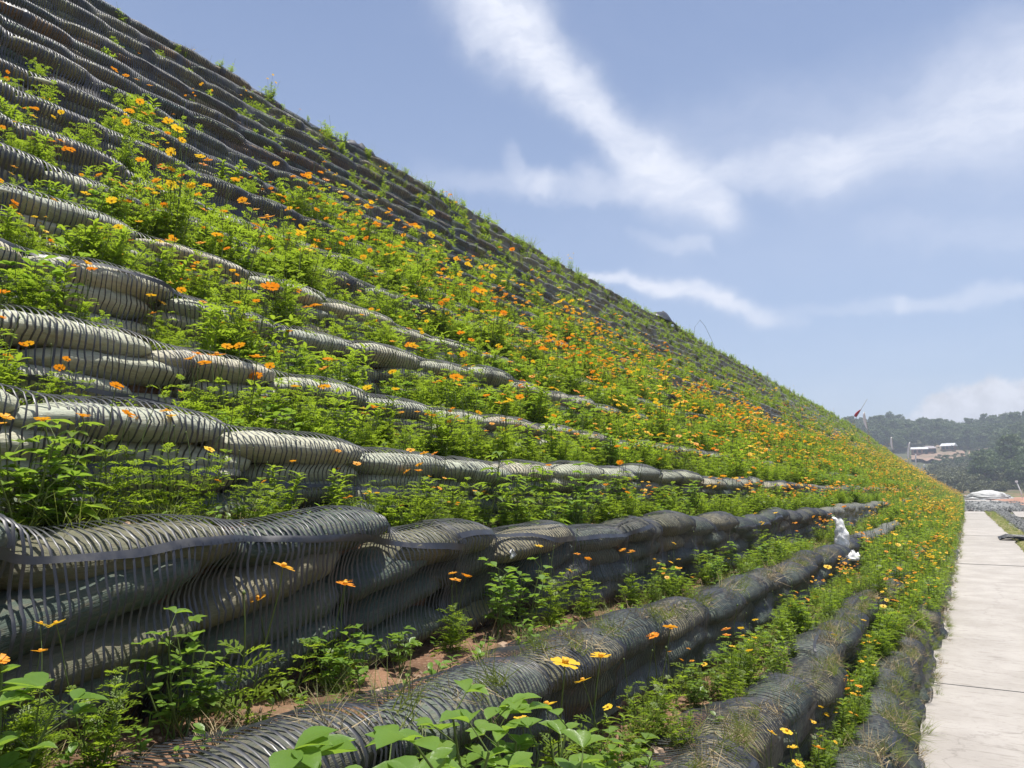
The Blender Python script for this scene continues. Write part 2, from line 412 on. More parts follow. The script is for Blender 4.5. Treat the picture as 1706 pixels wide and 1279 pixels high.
# bag meshes (unit half-length 1 along Y, half depth and half height 1): scaled by the object
def bag_mesh(k):
    rs = np.random.RandomState(k + 20); nu, nv = 34, 20
    u = np.sin(np.linspace(-math.pi / 2, math.pi / 2, nu)) * .995; th = np.linspace(0, 2 * math.pi, nv, endpoint=False)
    U, TH = np.meshgrid(u, th, indexing='ij')
    A = a_u(U) * .98 + .06; B = b_u(U) * .98 + .04
    ph = rs.uniform(0, 6, 6)
    fold = .055 * np.abs(U) ** 2.5 * np.sin(TH * 7 + ph[0] + U * 2) + .045 * np.sin(TH * 3 + U * 5 + ph[1]) * np.sin(U * 7 + ph[2])
    fold += .035 * np.sin(U * 19 + 3 * np.sin(TH * 2 + ph[3]) + ph[4]) * (np.cos(TH * 2 + ph[5]) * .5 + .5)
    fold += .05 * n2(U * 5 + k * 9, TH * 2.2, k)
    sx = np.cos(TH); sz = np.sin(TH)
    X = sx * A * (1 + fold); Z = sz * B * (1 + fold) + .10 * n1(U[:, :1] * 2.3 + k * 7, k)
    V = np.stack([X, U, Z], -1).reshape(-1, 3)
    Fc = grid_faces(nu, nv, True)[:, ::-1]
    c0 = len(V); V = np.vstack([V, [[0, -1.0, 0], [0, 1.0, 0]]])
    tri = [(j, (j + 1) % nv, c0, c0) for j in range(nv)] + [((nu - 1) * nv + (j + 1) % nv, (nu - 1) * nv + j, c0 + 1, c0 + 1) for j in range(nv)]
    FF = [tuple(f) for f in Fc.tolist()] + [t[:3] for t in tri]
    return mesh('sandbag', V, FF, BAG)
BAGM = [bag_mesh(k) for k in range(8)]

NFACE, NCOR, NTOP = 15, 6, 7
def envelope(i, ys, bags):
    """net surface of wall i on columns ys -> origin, dir, radius arrays (N, T)"""
    N = len(ys); xc, zc = crest(i, ys); xb, zb = crest(i - 1, ys)
    ts = []
    OX = []; OZ = []; DX = []; DZ = []; R0 = []
    top = zc - .10
    for k in range(NFACE):
        f = k / (NFACE - 1); z = zb - .02 + (top - zb + .02) * f
        fr = (z - zb) / np.maximum(zc - zb, .05)
        OX.append(xc + BT(i) * (1 - fr) - .22); OZ.append(z); DX.append(1); DZ.append(0); R0.append(.115)
    for k in range(NCOR):
        a = R(12 + 66 * k / (NCOR - 1)); OX.append(xc + BT(i) * .2 - .22); OZ.append(top); DX.append(math.cos(a)); DZ.append(math.sin(a)); R0.append(.07)
    for k in range(NTOP):
        OX.append(xc + BT(i) * .2 - .22 - .036 * k); OZ.append(top); DX.append(0); DZ.append(1); R0.append(.078 - .002 * max(0, k - 2))
    OX = np.array(OX).T; OZ = np.array(OZ).T; DX = np.array(DX)[None] * np.ones((N, 1)); DZ = np.array(DZ)[None] * np.ones((N, 1)); r = np.array(R0)[None] * np.ones((N, 1))
    for (yc, x, z, L, hb, tilt) in bags:
        a = np.searchsorted(ys, yc - L); b = np.searchsorted(ys, yc + L)
        if b <= a: continue
        u = (ys[a:b] - yc) / L; A = (BAGD * (a_u(u) * 1.03 + .07))[:, None]; B = (hb * (b_u(u) * 1.03 + .06))[:, None]
        zc_ = (z + math.tan(tilt) * (ys[a:b] - yc))[:, None]
        ox = (OX[a:b] - x) / A; oz = (OZ[a:b] - zc_) / B; dx = DX[a:b] / A; dz = DZ[a:b] / B
        qa = dx * dx + dz * dz; qb = ox * dx + oz * dz; qc = ox * ox + oz * oz - 1
        D = qb * qb - qa * qc; ok = D > 0
        s = (-qb + np.sqrt(np.maximum(D, 0))) / qa
        r[a:b] = np.where(ok & (s > r[a:b]), s, r[a:b])
    return OX, OZ, DX, DZ, r
def relax(r, it=6, w=2):
    r0 = r.copy(); q = r.copy()
    for _ in range(it):
        b = q.copy()
        for k in range(1, w + 1):
            b += np.vstack([q[:k] * 0 + q[:1], q[:-k]]) + np.vstack([q[k:], q[-k:] * 0 + q[-1:]])
        b /= (2 * w + 1)
        c = b.copy(); c[:, 1:-1] = (b[:, :-2] + b[:, 1:-1] + b[:, 2:]) / 3
        q = np.maximum(r0, c)
    return q

walls = []
def build_wall(i):
    y0 = ystart(i); x_, z_ = crest(i, 5.0)
    root = empty('sandbag_wall', (float(x_), 5.0, float(crest(i - 1, 5.0)[1])))
    look = {0: 'sagging black netting and dry straw, edging the concrete path', 1: 'tightly netted black-green roll of bags with dark shaded face', 2: 'dark netted bags with a rounded shiny crest', 3: 'large tilted dark green bags behind black netting'}.get(i)
    if look is None:
        look = 'pale khaki bags in black netting among cosmos plants' if i < 9 else 'dark netted bags on the bare upper slope' if i < 17 else 'dark netted bags fringed with green weeds below the skyline'
    nm = ORD[i]
    tag(root, f'{nm} bag wall{"" if i in (0, 18) else " up from the path"}, {look}', 'bag wall', 'netted bag walls stepping up the slope')
    base = Vector(root.location)
    bags = bag_layout(i, y0, 46)
    k = 0
    for (yc, x, z, L, hb, tilt) in bags:
        if yc > YBAG: continue
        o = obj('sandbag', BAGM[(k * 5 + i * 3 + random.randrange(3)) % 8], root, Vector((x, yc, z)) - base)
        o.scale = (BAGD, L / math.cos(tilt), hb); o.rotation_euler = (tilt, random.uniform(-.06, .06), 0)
        k += 1
    # ---- near net: real ribbons
    pitch = .0255 if i < 4 else .029 if i < 9 else .0265
    ys = np.arange(y0, YBAG + .6, pitch); N = len(ys)
    OX, OZ, DX, DZ, r = envelope(i, ys, bags)
    r = relax(r, *((5, 2) if i < 8 else (9, 3))) + .012
    T_ = r.shape[1]
    pinch = np.zeros(N)
    for sm in np.arange(y0 + 1.0 + (i % 3) * .7, YBAG, 2.4): pinch += np.exp(-((ys - sm) / .10) ** 2)     # seams between net rolls bunch together
    Yc = ys[:, None] + .016 * n2(ys[:, None] * 1.7 + i * 9, np.arange(T_)[None] * .25, i) + .006 * n2(ys[:, None] * 40, np.arange(T_)[None] * .5, i + 3)
    for sm in np.arange(y0 + 1.0 + (i % 3) * .7, YBAG, 2.4):
        dlt = ys[:, None] - sm; Yc = Yc - dlt * .55 * np.exp(-(dlt / .16) ** 2)
    rr = r + .012 * pinch[:, None] * np.abs(n2(ys[:, None] * 30, np.arange(T_)[None] * .6, 7))
    # lie down on the ledge and run into the soil
    XX = OX + DX * rr; ZZ = OZ + DZ * rr
    ZZ[:, -1] -= .012
    hw = (.0052 if i < 3 else .0043 if i == 3 else .0036 if i < 8 else .0062 if i < 10 else .0074) * (1 + .25 * n1(ys * 3, i + 4) + .3 * n1(ys * 37, i + 6))[:, None]
    Vv = np.stack([np.stack([XX, Yc - hw, ZZ], -1), np.stack([XX + .0025 * DX, Yc, ZZ + .0025 * DZ], -1), np.stack([XX, Yc + hw, ZZ], -1)], 2)   # N,T,3,3
    idx = np.arange(N * T_ * 3).reshape(N, T_, 3)
    q = []
    for s in (0, 1): q.append(np.stack([idx[:, :-1, s], idx[:, :-1, s + 1], idx[:, 1:, s + 1], idx[:, 1:, s]], -1).reshape(-1, 4))
    Fq = np.vstack(q); V = Vv.reshape(-1, 3)
    # cross bars: flat bands where the ribs join
    segl = np.concatenate([[0], np.cumsum(np.hypot(np.diff(XX.mean(0)), np.diff(ZZ.mean(0))))])
    extraV = [V]; extraF = [Fq]; nb = len(V)
    # panels
    edges = list(np.arange(y0 + 1.0 + (i % 3) * .7, YBAG, 2.4)); edges = [y0] + edges + [YBAG + .6]
    for p in range(len(edges) - 1):
        cols = np.where((ys >= edges[p]) & (ys < edges[p + 1] + .05))[0]
        if len(cols) < 3: continue
        rs = random.Random(i * 31 + p); off = rs.uniform(0, .3); skew = rs.uniform(-.03, .03)
        crestbar = i == 3 and p in (0, 1, 2)
        for b in range(3):
            if rs.random() < .5 and not (crestbar and b == 0): continue
            s0 = (.50 if crestbar and b == 0 else off + b * .40) + skew * (ys[cols] - edges[p])
            if s0.mean() > segl[-1] - .03 or s0.min() < .02: continue
            w = .014 if crestbar and b == 0 else .010
            rows_ = []
            for e in (-w, 0, w):
                t = np.interp(s0 + e, segl, np.arange(T_)); a = np.clip(np.floor(t).astype(int), 0, T_ - 2); f = t - a
                g = lambda Q: Q[cols, a] * (1 - f) + Q[cols, a + 1] * f
                rows_.append(np.stack([g(XX) + .003 * (DX[cols, a]), g(Yc), g(ZZ) + .003 * DZ[cols, a]], -1))
            Vb = np.stack(rows_, 1).reshape(-1, 3); extraV.append(Vb); extraF.append(grid_faces(len(cols), 3) + nb); nb += len(Vb)
    V = np.vstack(extraV) - np.array(base)[None]; Fq = np.vstack(extraF)
    obj('geogrid_net', mesh('geogrid_net', V, Fq, NET), root)
    # ---- farther run: one netted surface
    def run(ya, yb, dy, useb):
        yy = np.arange(ya, yb, dy)
        OX, OZ, DX, DZ, r = envelope(i, yy, bags if useb else [])
        if useb: r = relax(r, 2, 1)
        else:
            r = r + .05 + .05 * np.abs(n2(yy[:, None] * 1.4, np.arange(r.shape[1])[None] * .35, i)) + .02 * n2(yy[:, None] * 4, np.arange(r.shape[1])[None] * .5, i + 8)
        V = np.stack([OX + DX * r, np.broadcast_to(yy[:, None], r.shape), OZ + DZ * r], -1).reshape(-1, 3) - np.array(base)[None]
        return V, grid_faces(len(yy), r.shape[1])
    Va, Fa = run(YBAG + .3, 45, .07, True); Vb, Fb = run(44.8, 110, .3, False); Vc, Fc2 = run(109.5, YEND - 1, 1.5, False)
    V = np.vstack([Va, Vb, Vc]); Fq = np.vstack([Fa, Fb + len(Va), Fc2 + len(Va) + len(Vb)])
    o = obj('distant_netted_bags', mesh('distant_netted_bags', V, Fq, NETFAR), root); o['kind'] = 'stuff'
    walls.append(root)
for i in range(NR): build_wall(i)

# ------------------------------------------------------------------ terraced soil (one sheet, path edge to plateau)
def build_soil():
    y = np.concatenate([np.arange(-2.5, 16, .045), np.arange(16, 60, .25), np.arange(60, YEND + 1, 2)])
    Xs, Zs = [], []
    def add(x, z): Xs.append(x); Zs.append(z)
    xb, zb = crest(-1, y)
    add(xb + .04, np.full_like(y, -.10))
    for i in range(NR):
        xc, zc = crest(i, y); xp, zp = crest(i - 1, y); zp = zp - (.035 if i else 0)
        f0 = xc + BT(i) - .20
        add(f0, zp + .0)
        add(f0 - .03, zp + (zc - zp) * .5)
        add(xc - .20, zc - .12)
        add(xc - .25, zc - .045)
        # ledge
        xn = crest(i + 1, y)[0] + BT(i + 1) - .19 if i < NR - 1 else xc - 3.5
        for f in (.12, .25, .4, .55, .7, .85):
            h = .022 * n2(y * 4, f * 6 + i * 3, i) + .012 * n2(y * 11, f * 9 + i, i + 5) + .006 * n2(y * 22, f * 14, i + 9)
            add(xc - .25 + (xn - xc + .25) * f, zc - .035 + h + .012 * f)
    xc, zc = crest(NR - 1, y); add(xc - 4.5, zc - .5); add(xc - 12, zc - 1.0); add(xc - 60, zc - 3)
    X = np.array(Xs).T; Z = np.array(Zs).T; Y = np.broadcast_to(y[:, None], X.shape)
    # round off the far end
    o = obj('terraced_soil', mesh('terraced_soil', np.stack([X, Y, Z], -1).reshape(-1, 3), grid_faces(*X.shape), SOIL)); tag(o, kind='structure')
build_soil()

# ------------------------------------------------------------------ ground, path
def hill_z(x, y):
    d = np.hypot(x, y); az = np.degrees(np.arctan2(x, y))
    z = np.interp(d, [0, 185, 250, 320, 400, 460, 600, 1200], [-.02, -.02, 2.5, 8, 20, 28, 31, 30])
    z = z + np.interp(d, [200, 300, 450], [0, 1.5, 3.0]) * (n2(x / 40, y / 40, 5) + .5 * n2(x / 17, y / 17, 8))
    z = z + np.interp(az, [-30, -9, -5, 0, 6, 30], [1.5, 1.5, 1, -1.5, 1, 2]) * np.interp(d, [250, 450], [0, 1])
    return z
def m_ground():
    T = mat('rough_ground'); P = pos(T)
    c = T.mix(T.mapr(T.noise(P, .11, 6, .6), .42, .56), (.27, .135, .085), (.11, .13, .035))
    c = T.mix(T.mapr(T.noise(P, .6, 6), .5, .7, 0, .6), c, (.32, .19, .125))
    d = T.vm('LENGTH', P, None, 'Value')
    c = T.mix(T.mapr(d, 190, 235), c, T.mix(T.noise(P, .2, 5), (.04, .06, .022), (.10, .09, .045)))
    T.put(T.bs.inputs['Base Color'], c); T.bs.inputs['Roughness'].default_value = .95
    bump(T, T.noise(P, 2, 8, .65), .8, .12)
    return T.mat
GROUND = m_ground()
def build_ground():
    xs = np.concatenate([np.arange(-1500, -200, 60), np.arange(-200, 140, 4), np.arange(140, 1501, 60)])
    ys = np.concatenate([np.arange(-400, 0, 50), np.arange(0, 700, 5), np.arange(700, 2500, 90)])
    X, Y = np.meshgrid(xs, ys, indexing='ij'); Z = hill_z(X, Y)
    o = obj('ground', mesh('ground', np.stack([X, Y, Z], -1).reshape(-1, 3), grid_faces(*X.shape)[:, ::-1], GROUND)); tag(o, kind='structure')
build_ground()
PATHR = 1.42
def build_path():
    root = empty('concrete_path', (0.5, 5, 0)); tag(root, kind='structure')
    js = [-6.0, 1.2, 8.7, 15.6, 22.6, 29.4, 36.5, 43.6, 51.0, 55.5, 62.5, 69.0, 76.0]
    for a, b in zip(js[:-1], js[1:]):
        yy = np.linspace(a + .012, b - .012, 24)
        le = crest(-1, yy)[0] - .10; re = PATHR + .05 * n1(yy * .8, 4) + .03 * n1(yy * 3, 5); re = np.where(yy > 45, re - (yy - 45) * .004, re)
        zo = random.uniform(0, .014)
        V = []
        for k, y in enumerate(yy):
            for f in (0, .25, .5, .75, 1): V.append((le[k] + (re[k] - le[k]) * f - .5, y - 5, .055 + zo))
        n = len(yy); Fq = [tuple(f) for f in grid_faces(n, 5)[:, ::-1].tolist()]
        top = len(V); V += [(v[0], v[1], -.05) for v in V]
        for k in range(n - 1):
            Fq.append((k * 5, (k + 1) * 5, (k + 1) * 5 + top, k * 5 + top)); Fq.append((k * 5 + 4, k * 5 + 4 + top, (k + 1) * 5 + 4 + top, (k + 1) * 5 + 4))
        Fq.append(tuple(range(5)) + tuple(range(top + 4, top - 1, -1))); e = (n - 1) * 5
        Fq.append(tuple(range(e + 4, e - 1, -1)) + tuple(range(top + e, top + e + 5)))
        obj('concrete_slab', mesh('concrete_slab', V, Fq, CONC, smooth=False), root)
build_path()
# second line of slabs and rubble to the right, beyond the grass strip
def slab_thing(name, pts, z, label, m_=CONC, th=.08):
    n = len(pts); cx = sum(p[0] for p in pts) / n; cy = sum(p[1] for p in pts) / n
    V = [(p[0] - cx, p[1] - cy, th) for p in pts] + [(p[0] - cx, p[1] - cy, -.04) for p in pts]
    Fq = [tuple(range(n))] + [(j, j + n, (j + 1) % n + n, (j + 1) % n) for j in range(n)]
    o = obj(name, mesh(name, V, Fq, m_, smooth=False), None, (cx, cy, z)); tag(o, label, 'slab'); return o
slab_thing('concrete_slab', [(2.3, 24), (5.2, 24), (5.4, 46), (3.0, 46), (2.6, 34)], 0, 'cracked pale concrete slab beyond the grass strip, right edge of the frame')
slab_thing('concrete_slab', [(2.9, 62), (6.8, 58), (7.2, 74), (3.4, 78)], 0, 'small pale slab past the grass strip, level with the end of the path')
slab_thing('concrete_slab', [(1.2, 92), (6.4, 90), (6.9, 106), (2.0, 108)], 0, 'pale slab lying between the grey rubble and the red earth')
slab_thing('concrete_slab', [(-.4, 142), (9, 128), (9.5, 146), (.5, 160)], 0, 'farthest pale slab, a thin wedge beyond the grey rubble')
def sheet(name, x0, x1, y0, y1, z, m_, amp, label=None, kind='structure', nx=30, ny=60, edge=.25):
    u = np.linspace(0, 1, nx); v = np.linspace(0, 1, ny); Y = y0 + (y1 - y0) * v[:, None] + 0 * u[None]
    a = x0 + edge * n1(v * (y1 - y0) * .3, 11)[:, None]; b = x1 + edge * n1(v * (y1 - y0) * .3, 17)[:, None]
    X = a + (b - a) * u[None]
    Z = z + amp * (np.sin(np.pi * u)[None] ** .5) * (np.sin(np.pi * v)[:, None] ** .3) * (1 + .6 * n2(X * 2, Y * .8, 3))
    o = obj(name, mesh(name, np.stack([X, Y, Z], -1).reshape(-1, 3), grid_faces(ny, nx)[:, ::-1], m_)); tag(o, label, kind=kind); return o
VERGE = m_plain('weedy_verge', (.14, .14, .04), .95, (.25, .21, .09), 4, .9, 10, .03)
REDEARTH = m_plain('red_earth', (.30, .15, .095), .95, (.40, .225, .155), .25, .8, 1.2, .1)
sheet('grass_verge', 1.40, 2.15, -3, 78, .004, VERGE, .05)
sheet('rubble_bed', 2.1, 2.9, 20, 84, .004, GREYSTONE, .06)
sheet('rubble_bed', -1.0, 6.2, 78, 128, .004, GREYSTONE, .25)
sheet('red_earth', 4.6, 60, 60, 205, .004, REDEARTH, .7, nx=50, ny=60, edge=2)

# ------------------------------------------------------------------ plants: prototype geometry
def rotz(v, a): return (v[0] * math.cos(a) - v[1] * math.sin(a), v[0] * math.sin(a) + v[1] * math.cos(a), v[2])
def frame(d, up=Vector((0, 0, 1))):
    d = d.normalized(); s = d.cross(up)
    if s.length < 1e-3: s = Vector((1, 0, 0))
    s.normalize(); return d, s, s.cross(d)
def add_lobe(mb, p, d, nrm, L, W, droop=.2, mi=0):
    d = d.normalized(); s = d.cross(nrm).normalized()
    m_ = p + d * L * .5 + nrm * (L * .03); e = p + d * L - Vector((0, 0, droop * L))
    mb.add([p, m_ + s * W * .5, e, m_ - s * W * .5], [(0, 1, 2, 3)], mi)
def fern_leaf(mb, p, d, L, rs, mi=0):
    d, s, n = frame(d)
    pts = []
    K = 4
    for k in range(K + 1):
        f = k / K; pts.append(p + d * L * f + Vector((0, 0, -.28 * L * f * f)))
    for k in range(K): mb.add([pts[k] + s * .0011, pts[k + 1] + s * .0009, pts[k + 1] - s * .0009, pts[k] - s * .0011], [(0, 1, 2, 3)], mi)
    for k in range(1, K + 1):
        l = L * (.46 - .30 * (k - 1) / K) * rs.uniform(.85, 1.15)
        for sg in (1, -1):
            dd = (d * .72 + s * sg * .8 + n * rs.uniform(-.05, .2)).normalized()
            add_lobe(mb, pts[k - 1] * .3 + pts[k] * .7, dd, n, l, .0095 * L / .09, .15, mi)
            if k < 3:
                add_lobe(mb, pts[k - 1] * .3 + pts[k] * .7 + dd * l * .4, (dd + d * .9).normalized(), n, l * .55, .0075 * L / .09, .1, mi)
    add_lobe(mb, pts[-1] - d * .01, (pts[-1] - pts[-2]), n, L * .34, .013 * L / .09, .1, mi)
def blade_leaf(mb, p, d, L, W, rs, mi=0, fold=.25, droop=.35, shape='obovate'):
    d, s, n = frame(d); K = 5
    prof = {'obovate': [.05, .55, .9, 1.0, .72, .0], 'ovate': [.08, .95, 1.0, .78, .42, .0], 'round': [.1, .8, 1, 1, .8, .25]}[shape]
    V = []; 
    for k in range(K + 1):
        f = k / K; c = p + d * L * f - Vector((0, 0, droop * L * f * f)); w = W * .5 * prof[k]
        V += [c + s * w + n * w * fold, c - n * (.02 * L), c - s * w + n * w * fold]
    mb.add(V, [(3 * k + a, 3 * k + a + 1, 3 * k + a + 4, 3 * k + a + 3) for k in range(K) for a in (0, 1)], mi)

def stem_curve(base, lean, az, L, rs, n=6):
    P = [Vector(base)]; d = Vector((math.sin(lean) * math.cos(az), math.sin(lean) * math.sin(az), math.cos(lean)))
    for k in range(n):
        d = (d + Vector((rs.uniform(-.12, .12), rs.uniform(-.12, .12), .10))).normalized(); P.append(P[-1] + d * L / n)
    return P
def cosmos(seed, H=.42, ns=6, nf=3, leafy=1.0):
    rs = random.Random(seed); fo = MB(); st = MB(); tips = []
    for s in range(ns):
        az = rs.uniform(0, 6.28); lean = rs.uniform(.05, .62); L = H * rs.uniform(.6, 1.0)
        P = stem_curve((rs.uniform(-.04, .04), rs.uniform(-.04, .04), -.03), lean, az, L, rs, 7)
        st.tube(P, .0032, .0018, 4)
        nodes = int(7 * leafy)
        for k in range(nodes):
            f = .08 + .92 * (k + .5) / nodes; q = f * 7; a = min(int(q), 6); c = P[a].lerp(P[a + 1], q - a)
            la = rs.uniform(0, 3.14)
            for sg in (0, math.pi):
                dd = Vector((math.cos(la + sg), math.sin(la + sg), rs.uniform(.25, .9)))
                fern_leaf(fo, c, dd, rs.uniform(.06, .115) * (1.15 - .4 * f), rs)
        if len(tips) < nf or rs.random() < .25:
            e = P[-1]; d = (P[-1] - P[-2]).normalized(); Lp = rs.uniform(.1, .26)
            Q = [e]; dd = (d + Vector((rs.uniform(-.25, .25), rs.uniform(-.25, .25), .5))).normalized()
            for k in range(4): dd = (dd + Vector((rs.uniform(-.1, .1), rs.uniform(-.1, .1), .03))).normalized(); Q.append(Q[-1] + dd * Lp / 4)
            st.tube(Q, .0021, .0015, 4)
            if len(tips) < nf: tips.append((Q[-1], (dd + Vector((rs.uniform(-.35, .75), rs.uniform(-.5, .3), .3))).normalized(), rs.uniform(.85, 1.2)))
            else:
                b = Q[-1]; r = .006
                st.add([b + Vector((r, 0, 0)), b + Vector((0, r, 0)), b - Vector((r, 0, 0)), b - Vector((0, r, 0)), b + Vector((0, 0, r * 1.6)), b - Vector((0, 0, r))],
                       [(0, 1, 4), (1, 2, 4), (2, 3, 4), (3, 0, 4), (1, 0, 5), (2, 1, 5), (3, 2, 5), (0, 3, 5)])
    return fo, st, tips
def broad(seed, H=.3, ns=5, LL=.044):
    rs = random.Random(seed); fo = MB(); st = MB()
    for s in range(ns):
        az = s * 6.28 / ns + rs.uniform(-.5, .5); lean = rs.uniform(.1, .75); L = H * rs.uniform(.6, 1)
        P = stem_curve((rs.uniform(-.02, .02), rs.uniform(-.02, .02), -.02), lean, az, L, rs, 5); st.tube(P, .0035, .002, 5)
        for k in range(6):
            f = .25 + .75 * k / 5; q = min(f * 5, 4.999); a = int(q); c = P[a].lerp(P[a + 1], q - a); la = rs.uniform(0, 6.28)
            pd = Vector((math.cos(la), math.sin(la), rs.uniform(.5, 1.3))).normalized(); pl = rs.uniform(.03, .06); e = c + pd * pl
            st.tube([c, e], .0014, .001, 4)
            fl = Vector((pd.x, pd.y, .15)).normalized(); nl = rs.choice((3, 4, 4))
            for j in range(nl):
                an = (-1.15 + 2.3 * j / (nl - 1)) if nl > 1 else 0; dd = Vector(rotz(fl, an)) + Vector((0, 0, rs.uniform(-.05, .45)))
                l = LL * rs.uniform(.7, 1.15) * (.7 + .5 * f); blade_leaf(fo, e, dd, l, l * .62, rs, 0, rs.uniform(.1, .5), rs.uniform(.05, .4))
    return fo, st, []
def lobed(seed, H=.6, LL=.13):
    rs = random.Random(seed); fo = MB(); st = MB()
    for s in range(rs.choice((1, 2, 2))):
        P = stem_curve((s * .05, 0, -.03), rs.uniform(.02, .2), rs.uniform(0, 6), H * rs.uniform(.8, 1), rs, 7); st.tube(P, .006, .003, 5)
        for k in range(13):
            f = .18 + .82 * k / 12; q = min(f * 7, 6.999); a = int(q); c = P[a].lerp(P[a + 1], q - a); la = k * 2.4 + rs.uniform(-.3, .3)
            pd = Vector((math.cos(la), math.sin(la), rs.uniform(.4, 1))).normalized(); pl = .09 * (1.15 - .8 * f); e = c + pd * pl; st.tube([c, e], .0018, .0012, 4)
            l = LL * rs.uniform(.75, 1.1) * (1.15 - .45 * f)
            for an, sc in ((0, 1), (.75, .78), (-.75, .78), (1.45, .5), (-1.45, .5)):
                dd = Vector(rotz(Vector((pd.x, pd.y, .12)), an)); blade_leaf(fo, e, dd, l * sc, l * sc * .5, rs, 0, .25, rs.uniform(.15, .5), 'ovate')
    return fo, st, []
def lance(seed, H=.35):
    """weed with whorls of narrow pointed leaves"""
    rs = random.Random(seed); fo = MB(); st = MB()
    for s in range(4):
        P = stem_curve((rs.uniform(-.03, .03), rs.uniform(-.03, .03), -.02), rs.uniform(.05, .6), rs.uniform(0, 6.28), H * rs.uniform(.6, 1), rs, 5); st.tube(P, .003, .0015, 4)
        for k in range(12):
            f = .15 + .85 * k / 11; q = min(f * 5, 4.999); a = int(q); c = P[a].lerp(P[a + 1], q - a); la = rs.uniform(0, 6.28)
            for sg in (0, 2.1, 4.2):
                dd = Vector((math.cos(la + sg), math.sin(la + sg), rs.uniform(.2, 1))); l = rs.uniform(.04, .075); blade_leaf(fo, c, dd, l, l * .28, rs, 0, .3, .3, 'ovate')
    return fo, st, []
def grass(seed, n=30, H=.22, mi=0):
    rs = random.Random(seed); fo = MB()
    for k in range(n):
        az = rs.uniform(0, 6.28); b = Vector((rs.uniform(-.05, .05), rs.uniform(-.05, .05), -.01)); lean = rs.uniform(.05, .8); L = H * rs.uniform(.45, 1.1)
        d = Vector((math.sin(lean) * math.cos(az), math.sin(lean) * math.sin(az), math.cos(lean))); s = Vector((-math.sin(az), math.cos(az), 0)); w = rs.uniform(.0015, .0032)
        P = [b + d * L * f + Vector((math.cos(az), math.sin(az), -.7)) * (L * .35 * f * f) for f in (0, .33, .66, 1)]
        V = []
        for j, p in enumerate(P): V += [p + s * w * (1 - j / 3.2), p - s * w * (1 - j / 3.2)]
        fo.add(V, [(2 * j, 2 * j + 1, 2 * j + 3, 2 * j + 2) for j in range(3)], mi)
    return fo
def flower_geo(seed, r=.026, cup=.25):
    rs = random.Random(seed); pt = MB(); ce = MB()
    n = 8
    for k in range(n):
        a = 2 * math.pi * k / n + rs.uniform(-.12, .12); l = r * rs.uniform(.85, 1.1); w = r * .27; up = (cup + rs.uniform(-.15, .2))
        c, s = math.cos(a), math.sin(a); z0 = .0006 * (k % 2)
        def P(f, q, zz): return (c * l * f - s * q, s * l * f + c * q, z0 + l * zz)
        V = [P(.12, -w * .25, 0), P(.12, w * .25, 0), P(.55, -w * .9, up * .45), P(.55, 0, up * .45 - .05), P(.55, w * .9, up * .45), P(.92, -w, up * .6), P(.96, 0, up * .55), P(.92, w, up * .6), P(1.0, -w * .45, up * .5), P(1.0, w * .45, up * .5)]
        pt.add(V, [(0, 1, 3), (0, 3, 2), (1, 4, 3), (2, 3, 6, 5), (3, 4, 7, 6), (5, 6, 8), (6, 7, 9)])
    R_ = r * .26
    for ring in range(1):
        V = [(R_ * .75 * math.cos(t), R_ * .75 * math.sin(t), 0) for t in np.linspace(0, 6.283, 9)[:-1]] + [(R_ * math.cos(t), R_ * math.sin(t), r * .22) for t in np.linspace(0, 6.283, 9)[:-1]] + [(R_ * .6 * math.cos(t), R_ * .6 * math.sin(t), r * .36) for t in np.linspace(0, 6.283, 9)[:-1]] + [(0, 0, r * .32), (0, 0, -r * .12)]
        Fq = [(j, (j + 1) % 8, (j + 1) % 8 + 8, j + 8) for j in range(8)] + [(j + 8, (j + 1) % 8 + 8, (j + 1) % 8 + 16, j + 16) for j in range(8)] + [(j + 16, (j + 1) % 8 + 16, 24) for j in range(8)] + [((j + 1) % 8, j, 25) for j in range(8)]
        ce.add(V, Fq)
    return pt, ce
FLG = [flower_geo(k, cup=(.1, .3, .55, -.1)[k % 4]) for k in range(4)]
FLM = {('o', k): FLG[k][0].build('flower', PET_O) for k in range(4)}
FLM.update({('y', k): FLG[k][0].build('flower', PET_Y) for k in range(4)})
FCM = [FLG[k][1].build('flower_centre', CENTRE) for k in range(4)]

# ---- prototypes: kind -> list of dict(foliage mesh, stem mesh, tips, raw)
PROTO = {}
def reg(kind, gens, leafmat):
    L = []
    for g in gens:
        fo, st, tips = g; L.append(dict(fo=fo, st=st, tips=tips, fm=fo.build('foliage', leafmat), sm=st.build('stem', STEM), lm=leafmat))
    PROTO[kind] = L
reg('cosmos', [cosmos(k, H=.40 + .04 * (k % 3), ns=6 + k % 3, nf=(0, 1, 2, 3, 2, 4, 5, 3)[k]) for k in range(8)], LEAF_C)
reg('sprig', [cosmos(40 + k, H=.26, ns=2 + k % 2, nf=(1, 2, 1, 0)[k], leafy=.8) for k in range(4)], LEAF_C)
reg('broad', [broad(60 + k, H=.26 + .03 * k, ns=4 + k) for k in range(4)], LEAF_B)
reg('lobed', [lobed(80 + k, H=.5 + .06 * k) for k in range(3)], LEAF_T)
reg('lance', [lance(90 + k) for k in range(3)], LEAF_C)

